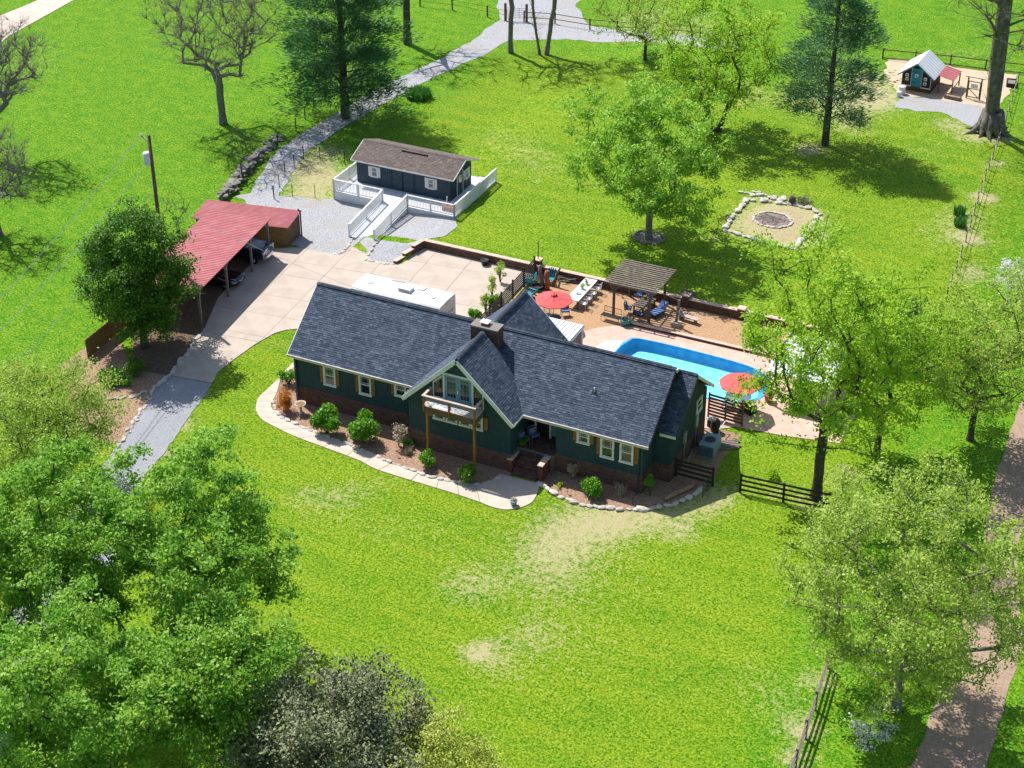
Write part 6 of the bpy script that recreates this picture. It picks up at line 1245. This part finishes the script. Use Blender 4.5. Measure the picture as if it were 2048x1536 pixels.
def tree(name, label, loc, h, rx, ry=None, zc=None, rz=None, leaf='spring', bark='bark', tips=170, leaves=24000, size=.2, trunk_h=None, trunk_r=.28, seed=1, spread=.55, rot=0, group=None, cat='tree', twigs=0, clumpy=.12, **kw):
    ry = ry or rx; zc = zc or h * .6; rz = rz or h - zc; trunk_h = trunk_h or h * .35
    t = thing(name, label, cat, (loc[0], loc[1], loc[2] if len(loc) > 2 else Hs(loc[0], loc[1])), rot, group)
    pos, par, rad, ends, rs = grow(seed, h, rx, ry, zc, rz, tips, trunk_h, trunk_r=trunk_r, **kw)
    if twigs:
        P2, R2, D2 = list(pos), list(rad), list(par); cand = np.arange(7, len(pos))
        for gen in range(2):
            base = rs.choice(cand, twigs // 2 if gen == 0 else twigs); new = []
            for i in base:
                o = P2[i]; d = o - P2[D2[i]] if D2[i] >= 0 else np.array([0, 0, 1.]); d = d / max(np.linalg.norm(d), 1e-6); d = d + rs.normal(size=3) * .55 + np.array([0, 0, .25]); d /= np.linalg.norm(d)
                l_ = rs.uniform(.5, 1.3) * (1 if gen == 0 else .7) * h * .06; mid = o + d * l_ * .5; e = o + d * l_ + rs.normal(size=3) * l_ * .15
                r0 = min(R2[i] * .6, .018 if gen == 0 else .010)
                P2 += [mid, e]; R2 += [r0, r0 * .55]; D2 += [int(i), len(P2) - 2]; new.append(len(P2) - 1)
            cand = np.array(new)
        pos, rad, par = np.array(P2), np.array(R2), np.array(D2); tipn = cand
    else: tipn = ends
    link('trunk', limb_mesh('trunk', pos, par, rad, bark, 6 if not twigs else 4), t)
    if leaves:
        nodes = np.concatenate([tipn, tipn, par[tipn]]) if not twigs else tipn; pick = rs.choice(nodes, leaves); ctint = rs.normal(0, clumpy, len(pos))
        C = pos[pick] + rs.normal(size=(leaves, 3)) * spread * np.array([1, 1, .6])
        C = C[C[:, 2] > .4]; link('crown', leaf_mesh('crown', C, LEAF[leaf], size, rs, clump=ctint[pick][:len(C)]), t)
    return t
def pine(name, label, loc, h, r, n=46000, leaf='pine', seed=1, trunk_r=.4, start=.12, size=.42, whorl=.62, gap=.0, rot=0, bark='bark'):
    rs = np.random.default_rng(seed); t = thing(name, label, 'tree', (loc[0], loc[1], loc[2] if len(loc) > 2 else Hs(loc[0], loc[1])), rot)
    pos = [np.array([0, 0, h * k / 24.]) for k in range(25)]; par = [k - 1 for k in range(25)]; rad = [trunk_r * (1 - .93 * k / 24) for k in range(25)]; C = []; Dd = []; z = h * start
    while z < h * .97:
        f = z / h; k0 = min(23, int(f * 24)); nb = rs.integers(4, 7); a0 = rs.uniform(0, 6.28)
        for b in range(nb):
            if rs.random() < gap: continue
            a = a0 + b * 2 * math.pi / nb + rs.normal() * .25; L = r * (1 - f) ** .65 * rs.uniform(.65, 1.12) * (1 if f > start + .1 else .8); sl = rs.uniform(-.05, .22) + f * .35
            prev = k0; p0 = np.array([0, 0, z])
            for s in range(1, 5):
                q = p0 + np.array([math.cos(a), math.sin(a), sl - .12 * s / 4]) * L * s / 4 + rs.normal(size=3) * .05 * L; pos.append(q); par.append(prev); rad.append(max(.012, .07 * (1 - f) * (1 - s / 5))); prev = len(pos) - 1
                if s >= 2:
                    m = int(14 * L / r * (1 + s * .3)) + 4; side = rs.normal(size=(m, 3)) * np.array([.34, .34, .13]) * L * .42; C.append(q + side); Dd.append(np.tile(np.array([math.cos(a), math.sin(a), .35]), (m, 1)) + side * .6)
        z += whorl * rs.uniform(.75, 1.25)
    link('trunk', limb_mesh('trunk', np.array(pos), np.array(par), np.array(rad), bark, 7), t)
    C = np.concatenate(C); Dd = np.concatenate(Dd); pick = rs.integers(0, len(C), n); ct = rs.normal(0, .2, len(C))
    CC = C[pick] + rs.normal(size=(n, 3)) * .2; link('crown', leaf_mesh('crown', CC, LEAF[leaf], size, rs, .16, .2, Dd[pick], ct[pick]), t); return t
def bush(name, label, loc, r, h, leaf='shrub', n=1800, size=.12, seed=1, cat='shrub', blobs=9, stems=True, aspect=.6, group=None, stem='bark'):
    rs = np.random.default_rng(seed); t = thing(name, label, cat, (loc[0], loc[1], loc[2] if len(loc) > 2 else Hs(loc[0], loc[1]) + .02), 0, group)
    B = []
    for k in range(blobs): a = rs.uniform(0, 6.28); q = r * rs.uniform(.15, .62); B.append((q * math.cos(a), q * math.sin(a), h * rs.uniform(.35, .78), r * rs.uniform(.32, .5)))
    B = np.array(B); pick = rs.integers(0, blobs, n); d = rs.normal(size=(n, 3)); d /= np.linalg.norm(d, axis=1, keepdims=True); C = B[pick, :3] + d * (B[pick, 3] * rs.uniform(.45, 1.1, n))[:, None]; C[:, 2] = np.clip(C[:, 2], .04, None)
    link('foliage', leaf_mesh('foliage', C, LEAF[leaf], size, rs, aspect, .5, clump=rs.normal(0, .1, blobs)[pick]), t)
    if stems:
        mb = MB()
        for k in range(blobs): mb.tube([(0, 0, 0), tuple(B[k, :3] * .5 + np.array([0, 0, .05])), tuple(B[k, :3])], [.035, .025, .012], 5)
        part(mb, 'stem', stem, t, smooth=True)
    return t
def straps(name, label, loc, r, h, n=260, leaf='iris', seed=1, w_=.05, cat='plant'):
    rs = np.random.default_rng(seed); t = thing(name, label, cat, (loc[0], loc[1], Hs(loc[0], loc[1]) + .02)); V = []; F = []
    for k in range(n):
        a, q = rs.uniform(0, 6.28), r * math.sqrt(rs.random()) * .75; b = np.array([q * math.cos(a), q * math.sin(a), 0]); o = rs.uniform(0, 6.28); d = np.array([math.cos(o), math.sin(o), 0]); s = np.array([-d[1], d[0], 0]) * w_ * .5; hh = h * rs.uniform(.6, 1.1); ln = rs.uniform(.1, .6) * h
        i = len(V); V += [b - s, b + s, b + d * ln * .4 - s + [0, 0, hh * .7], b + d * ln * .4 + s + [0, 0, hh * .7], b + d * ln + [0, 0, hh], b + d * ln + [0, 0, hh]]; F += [(i, i + 1, i + 3, i + 2), (i + 2, i + 3, i + 5, i + 4)]
    link('leaves', fast_mesh('leaves', np.array(V), np.array(F), LEAF[leaf], np.repeat(rs.random(n), 2)), t); return t
def at(p, z=None): return (p[0], p[1], Hs(p[0], p[1]) if z is None else z)
# bare trees in the meadow
tree('bare_tree', 'large budding tree with dark trunk standing in the left meadow', at((-30.50, 37.67)), 14.72, 6.0, zc=10.2, rz=5.6, tips=420, leaves=9000, size=.12, leaf='pale', trunk_h=5.4, trunk_r=.4, bark='palebark', seed=21, twigs=7000, spread=.25, tip_r=.009, drop=.8)
tree('bare_tree', 'bare twin stemmed tree leaning in from the far left of the meadow', at((-45.72, 22.75)), 11.5, 4.2, zc=9.0, rz=3.6, tips=300, leaves=0, trunk_h=5.5, trunk_r=.38, seed=22, twigs=5000, lean=(2.6, 1.0), stems=2, bark='palebark', tip_r=.009)
tree('bare_tree', 'bare twiggy tree rising at the left edge below the utility pole wires', at((-34.17, 11.18)), 9.0, 3.6, zc=6.0, rz=3.2, tips=260, leaves=1200, size=.1, leaf='pale', trunk_h=3.2, trunk_r=.36, seed=23, twigs=5000, bark='palebark', tip_r=.009, spread=.15)
tree('bare_tree', 'bare tree trunk with forked limbs beyond the dark pine', at((-25.02, 62.63)), 15, 5.5, zc=11.5, rz=4.2, tips=150, leaves=0, trunk_h=7.0, trunk_r=.42, seed=24, twigs=2200, tip_r=.012)
tree('bare_tree', 'slim grey bare tree beside the gravel yard', at((-14.60, 64.86)), 14, 4.6, zc=11, rz=4.0, tips=120, leaves=0, trunk_h=7.0, trunk_r=.27, seed=25, twigs=2000, bark='palebark', tip_r=.012)
tree('bare_tree', 'slim twin grey bare tree next to the gravel yard fence', at((-11.40, 65.64)), 14, 4.4, zc=11, rz=4.0, tips=120, leaves=0, trunk_h=7.0, trunk_r=.24, seed=26, twigs=2000, bark='palebark', stems=2, tip_r=.012)
gi = tree('bare_tree', 'massive old tree with flared mossy trunk beside the hen yard', at((32.94, 64.34)), 21, 7.5, zc=15.0, rz=7.0, tips=200, leaves=0, trunk_h=14, trunk_r=.52, seed=27, twigs=3400, bark='mossbark', tip_r=.014, stems=2)
fl_ = MB()
for k in range(11):
    a = k * .571 + .2; L = rnd.uniform(1.6, 2.6); pts = [Vector((math.cos(a) * .5, math.sin(a) * .5, 1.9)), Vector((math.cos(a) * .95, math.sin(a) * .95, .55)), Vector((math.cos(a + .1) * L * .7, math.sin(a + .1) * L * .7, .12)), Vector((math.cos(a + .2) * L, math.sin(a + .2) * L, -.03))]; fl_.tube(pts, [.5, .36, .17, .06], 7)
part(fl_, 'root_flare', 'mossbark', gi, smooth=True)
tree('bare_shrub', 'bare multi stemmed shrub growing out of the dry stone wall', at((-22.49, 28.73)), 4.6, 1.3, zc=3.0, rz=1.6, tips=40, leaves=0, trunk_h=1.0, trunk_r=.07, seed=28, twigs=500, stems=5, cat='shrub', tip_r=.012)
tree('sapling', 'thin bare sapling in front of the carport roof', at((-20.84, 16.78)), 4.2, 1.2, zc=2.8, rz=1.4, tips=30, leaves=250, size=.08, leaf='pale', trunk_h=1.2, trunk_r=.05, seed=29, twigs=300, cat='sapling', tip_r=.01, spread=.1)
# evergreens
pine('pine_tree', 'tall dark pine beside the farm track behind the shed', at((-21.11, 43.55)), 21, 6.6, 60000, seed=31, trunk_r=.45, start=.1)
pine('pine_tree', 'open blue green pine behind the fire pit', at((20.53, 55.28)), 19, 5.6, 30000, 'lightpine', seed=32, trunk_r=.36, start=.16, gap=.12)
pine('juniper', 'small dark juniper between the leafy trees right of the pool', at((36.30, 22.67)), 5.4, 1.7, 9000, 'pine', seed=33, trunk_r=.14, start=.04, size=.22, whorl=.28)
# leafy trees
tree('lawn_tree', 'round light green tree on the upper lawn ringed by rocks', at((13.26, 31.87)), 12.26, 6.2, zc=7.6, rz=5.4, leaf='fresh', tips=230, leaves=34000, size=.24, trunk_h=3.6, trunk_r=.27, bark='palebark', seed=41, spread=.34, rough=.3)
tree('leafy_tree', 'sparse yellow green tree behind the round lawn tree', at((10.71, 53.97)), 13, 5.6, zc=7.6, rz=5.4, leaf='spring', tips=220, leaves=17000, size=.24, trunk_h=3.2, trunk_r=.28, seed=42, spread=.4, stems=2)
tree('leafy_tree', 'young pale green tree at the edge of the meadow beyond the gravel yard', at((-1.23, 67.29)), 9, 5.0, zc=5.4, rz=3.6, leaf='pale', tips=120, leaves=7000, size=.22, trunk_h=2.6, trunk_r=.16, seed=43, spread=.4)
tree('leafy_tree', 'tall spreading tree beside the pool with dark trunk by the lawn fence', at((35.38, 4.55)), 18.23, 5.6, zc=11.2, rz=6.6, leaf='spring', tips=260, leaves=27000, size=.21, trunk_h=5.5, trunk_r=.32, seed=44, spread=.33, rough=.35)
tree('leafy_tree', 'bright leafy tree just right of the tree with the dark trunk', at((37.57, 10.45)), 12.5, 4.0, zc=7.4, rz=5.0, leaf='spring', tips=170, leaves=15000, size=.2, trunk_h=3.6, trunk_r=.22, seed=45, spread=.36)
tree('leafy_tree', 'thin yellow green tree growing along the lane', at((42.56, 15.09)), 11.5, 4.4, zc=7.0, rz=4.6, leaf='pale', tips=220, leaves=17000, size=.2, trunk_h=3.4, trunk_r=.22, seed=46, spread=.38)
tree('leafy_tree', 'airy tree at the right edge across the lane with few leaves', at((45.05, 24.58)), 9.5, 3.8, zc=6.0, rz=3.6, leaf='spring', tips=150, leaves=9000, size=.2, trunk_h=3.0, trunk_r=.2, seed=47, spread=.4)
tree('leafy_tree', 'big pale green tree overhanging the split rail fence and lane', at((44.76, -12.21)), 15.10, 6.6, zc=8.4, rz=6.2, leaf='pale', tips=420, leaves=52000, size=.17, trunk_h=4.0, trunk_r=.4, bark='palebark', seed=48, spread=.31, rough=.22)
tree('maple_tree', 'full green maple overhanging the lawn edge of the front grove', at((9.98, -25.30)), 13.5, 5.4, zc=8.6, rz=5.0, leaf='maple', tips=250, leaves=46000, size=.22, trunk_h=4.2, trunk_r=.3, seed=51, spread=.30, rough=.35)
tree('maple_tree', 'full green maple of the front grove closest to the asphalt drive', at((4.08, -27.90)), 13.5, 5.2, zc=8.4, rz=5.0, leaf='maple', tips=240, leaves=42000, size=.22, trunk_h=4.2, trunk_r=.3, seed=52, spread=.30, rough=.35)
tree('maple_tree', 'full green maple in the shadiest corner of the front grove', at((11.17, -37.20)), 12.5, 5.0, zc=8.0, rz=4.6, leaf='maple', tips=230, leaves=40000, size=.21, trunk_h=4.0, trunk_r=.3, seed=53, spread=.30, rough=.35)
tree('maple_tree', 'dark green maple bough tree reaching toward the magnolia', at((15.61, -32.06)), 10.5, 4.2, zc=7.0, rz=3.6, leaf='maple', tips=240, leaves=34000, size=.21, trunk_h=3.6, trunk_r=.26, seed=54, spread=.34, rough=.35)
tree('maple_tree', 'full green maple filling the far side of the front grove', at((0.57, -33.55)), 13, 5.0, zc=8.2, rz=4.8, leaf='maple', tips=240, leaves=34000, size=.22, trunk_h=4.0, trunk_r=.3, seed=55, spread=.30, rough=.35)
tree('willow_tree', 'feathery pale yellow green tree left of the asphalt drive', at((-8.17, -15.13)), 9.2, 4.7, zc=5.2, rz=3.9, leaf='pale', tips=240, leaves=34000, size=.15, trunk_h=2.6, trunk_r=.2, seed=56, spread=.4)
tree('magnolia_tree', 'dark glossy leaved magnolia at the bottom of the front lawn', at((22.99, -32.28)), 9.6, 4.6, zc=5.2, rz=4.3, leaf='magnolia', tips=300, leaves=42000, size=.19, trunk_h=2.4, trunk_r=.22, seed=57, spread=.34, rough=.2)
tree('leafy_tree', 'yellow green flowering tree in front of the magnolia', at((27.73, -32.14)), 7.6, 3.7, zc=4.6, rz=2.9, leaf='yellow', tips=220, leaves=26000, size=.15, trunk_h=2.2, trunk_r=.16, seed=58, spread=.34)
tree('dense_tree', 'dense dark green tree shading the end of the carport', at((-13.22, 1.69)), 11.00, 3.7, zc=5.9, rz=5.0, leaf='dense', tips=280, leaves=44000, size=.2, trunk_h=2.2, trunk_r=.28, seed=59, spread=.34, rough=.28)
tree('dogwood', 'white flowering dogwood on the grass beyond the field fence', at((41.55, 34.01)), 4.4, 1.9, zc=2.6, rz=1.7, leaf='blossom', tips=70, leaves=5000, size=.14, trunk_h=1.3, trunk_r=.09, seed=60, spread=.22)
tree('dogwood', 'small white flowering shrub under the big pale tree', at((44.34, -15.62)), 2.0, 1.1, zc=1.2, rz=.8, leaf='blossom', tips=40, leaves=900, size=.12, trunk_h=.5, trunk_r=.05, seed=61, spread=.18)
# shrubs round the house
bush('rhododendron', 'round green shrub beside the bird bath', at((4.28, -2.42)), 1.2, 2.1, n=4800, size=.17, seed=71)
bush('rhododendron', 'round green shrub below the second left window', at((6.92, -2.34)), 1.35, 2.0, n=5200, size=.17, seed=72)
bush('spirea', 'orange leaved shrub at the left corner of the house', at((0.42, -1.16)), .85, 1.7, 'orange', 2400, .1, 73)
bush('green_bush', 'loose light green bush behind the orange shrub', at((-1.31, 1.83)), .8, 1.4, 'shrub', 1100, .13, 74)
bush('dried_hydrangea', 'dry brown seed head shrub against the left brick base', at((9.18, -1.65)), .75, 1.7, 'seed', 700, .12, 75, stem='straw')
straps('strap_clump', 'green strappy clump in front of the gable brickwork', at((9.82, -1.41)), .5, .6, 160, seed=76)
straps('grass_tuft', 'dry straw coloured grass tuft at the edge of the left bed', at((10.18, -2.20)), .35, .5, 120, 'seed', 77, .03)
bush('round_shrub', 'bright green shrub at the foot of the left balcony post', at((12.12, -3.04)), .75, 1.15, n=1800, size=.13, seed=78)
bush('round_shrub', 'darker green shrub at the foot of the right balcony post', at((14.87, -3.33)), .85, 1.2, 'dense', 2000, .13, 79)
bush('dried_hydrangea', 'dry brown shrub below the small right window', at((20.97, -0.17)), .6, 1.3, 'seed', 420, .11, 80, stem='straw')
bush('round_shrub', 'bright green spreading shrub in the right planting bed', at((22.83, -1.39)), 1.05, 1.1, n=2600, size=.14, seed=81)
straps('grass_tuft', 'dry grass tuft beside the bright shrub in the right bed', at((24.29, -0.52)), .4, .8, 160, 'seed', 82, .03)
bush('conifer', 'narrow upright shrub at the right front corner of the house', at((26.02, 0.19)), .45, 1.9, 'shrub', 1100, .12, 83, blobs=7)
bush('low_plant', 'small yellow green plant in the right bed near the steps', at((20.58, -1.39)), .35, .3, 'spring', 260, .09, 84, 'plant', 5, False)
straps('iris_clump', 'strappy dark green clump in the shade of the dense tree', at((-12.40, -3.18)), 1.2, .9, 420, seed=85, w_=.06); bush('round_shrub', 'low dark rounded shrub behind the strappy clump', at((-11.84, -1.52)), 1.1, .9, 'dense', 2200, .11, 86)
bush('round_shrub', 'low green plant at the edge of the shaded mulch', at((-11.15, -3.16)), .6, .5, 'shrub', 700, .1, 87)
bush('round_shrub', 'bright green bush behind the rear gable by the black slat fence', at((6.88, 17.27)), .8, 1.3, n=2000, size=.14, seed=88); bush('round_shrub', 'bright green bush showing above the main ridge', at((6.52, 15.03)), .7, 1.2, n=1600, size=.14, seed=89)
for k, (p, nm) in enumerate((((6.58, 16.46), 'closest to the house'), ((5.91, 18.92), 'in the middle of the row'), ((5.39, 21.28), 'closest to the retaining wall'))): bush('olive_shrub', 'airy grey green shrub along the black slat fence ' + nm, at(p), .6, 2.0, 'pale', 620, .12, 90 + k, blobs=8, group='airy shrubs on the driveway')
straps('iris_clump', 'dark green clump of tall leaves beside the farm track', at((-17.34, 50.73)), 1.6, .9, 600, seed=94, w_=.07)
for p, nm in (((34.35, 46.58), 'nearer the fire pit side'), ((34.89, 44.64), 'right beside the field fence')): straps('iris_clump', 'dark green leaf clump on the back lawn ' + nm, at(p), .6, .75, 220, seed=int(p[1]), w_=.06)
bush('fern', 'hanging green fern beside the porch wall', (17.35, .0, ZB + 1.2), .35, .5, 'shrub', 420, .12, 96, 'plant', 6, False) if False else bush('fern', 'leafy potted fern on the front porch beside the gable wall', (17.4, -.0, ZB), .4, .8, 'dense', 500, .13, 96, 'plant', 6)
bush('rose_shrub', 'twiggy brown shrub on the bare soil right of the lawn fence', at((36.57, 6.86)), .9, 1.1, 'seed', 500, .1, 97, stem='bark')
bush('round_shrub', 'green shrub under the spreading tree beside the lawn fence', at((32.27, 5.42)), .01 + .6, .5, 'spring', 500, .12, 98)
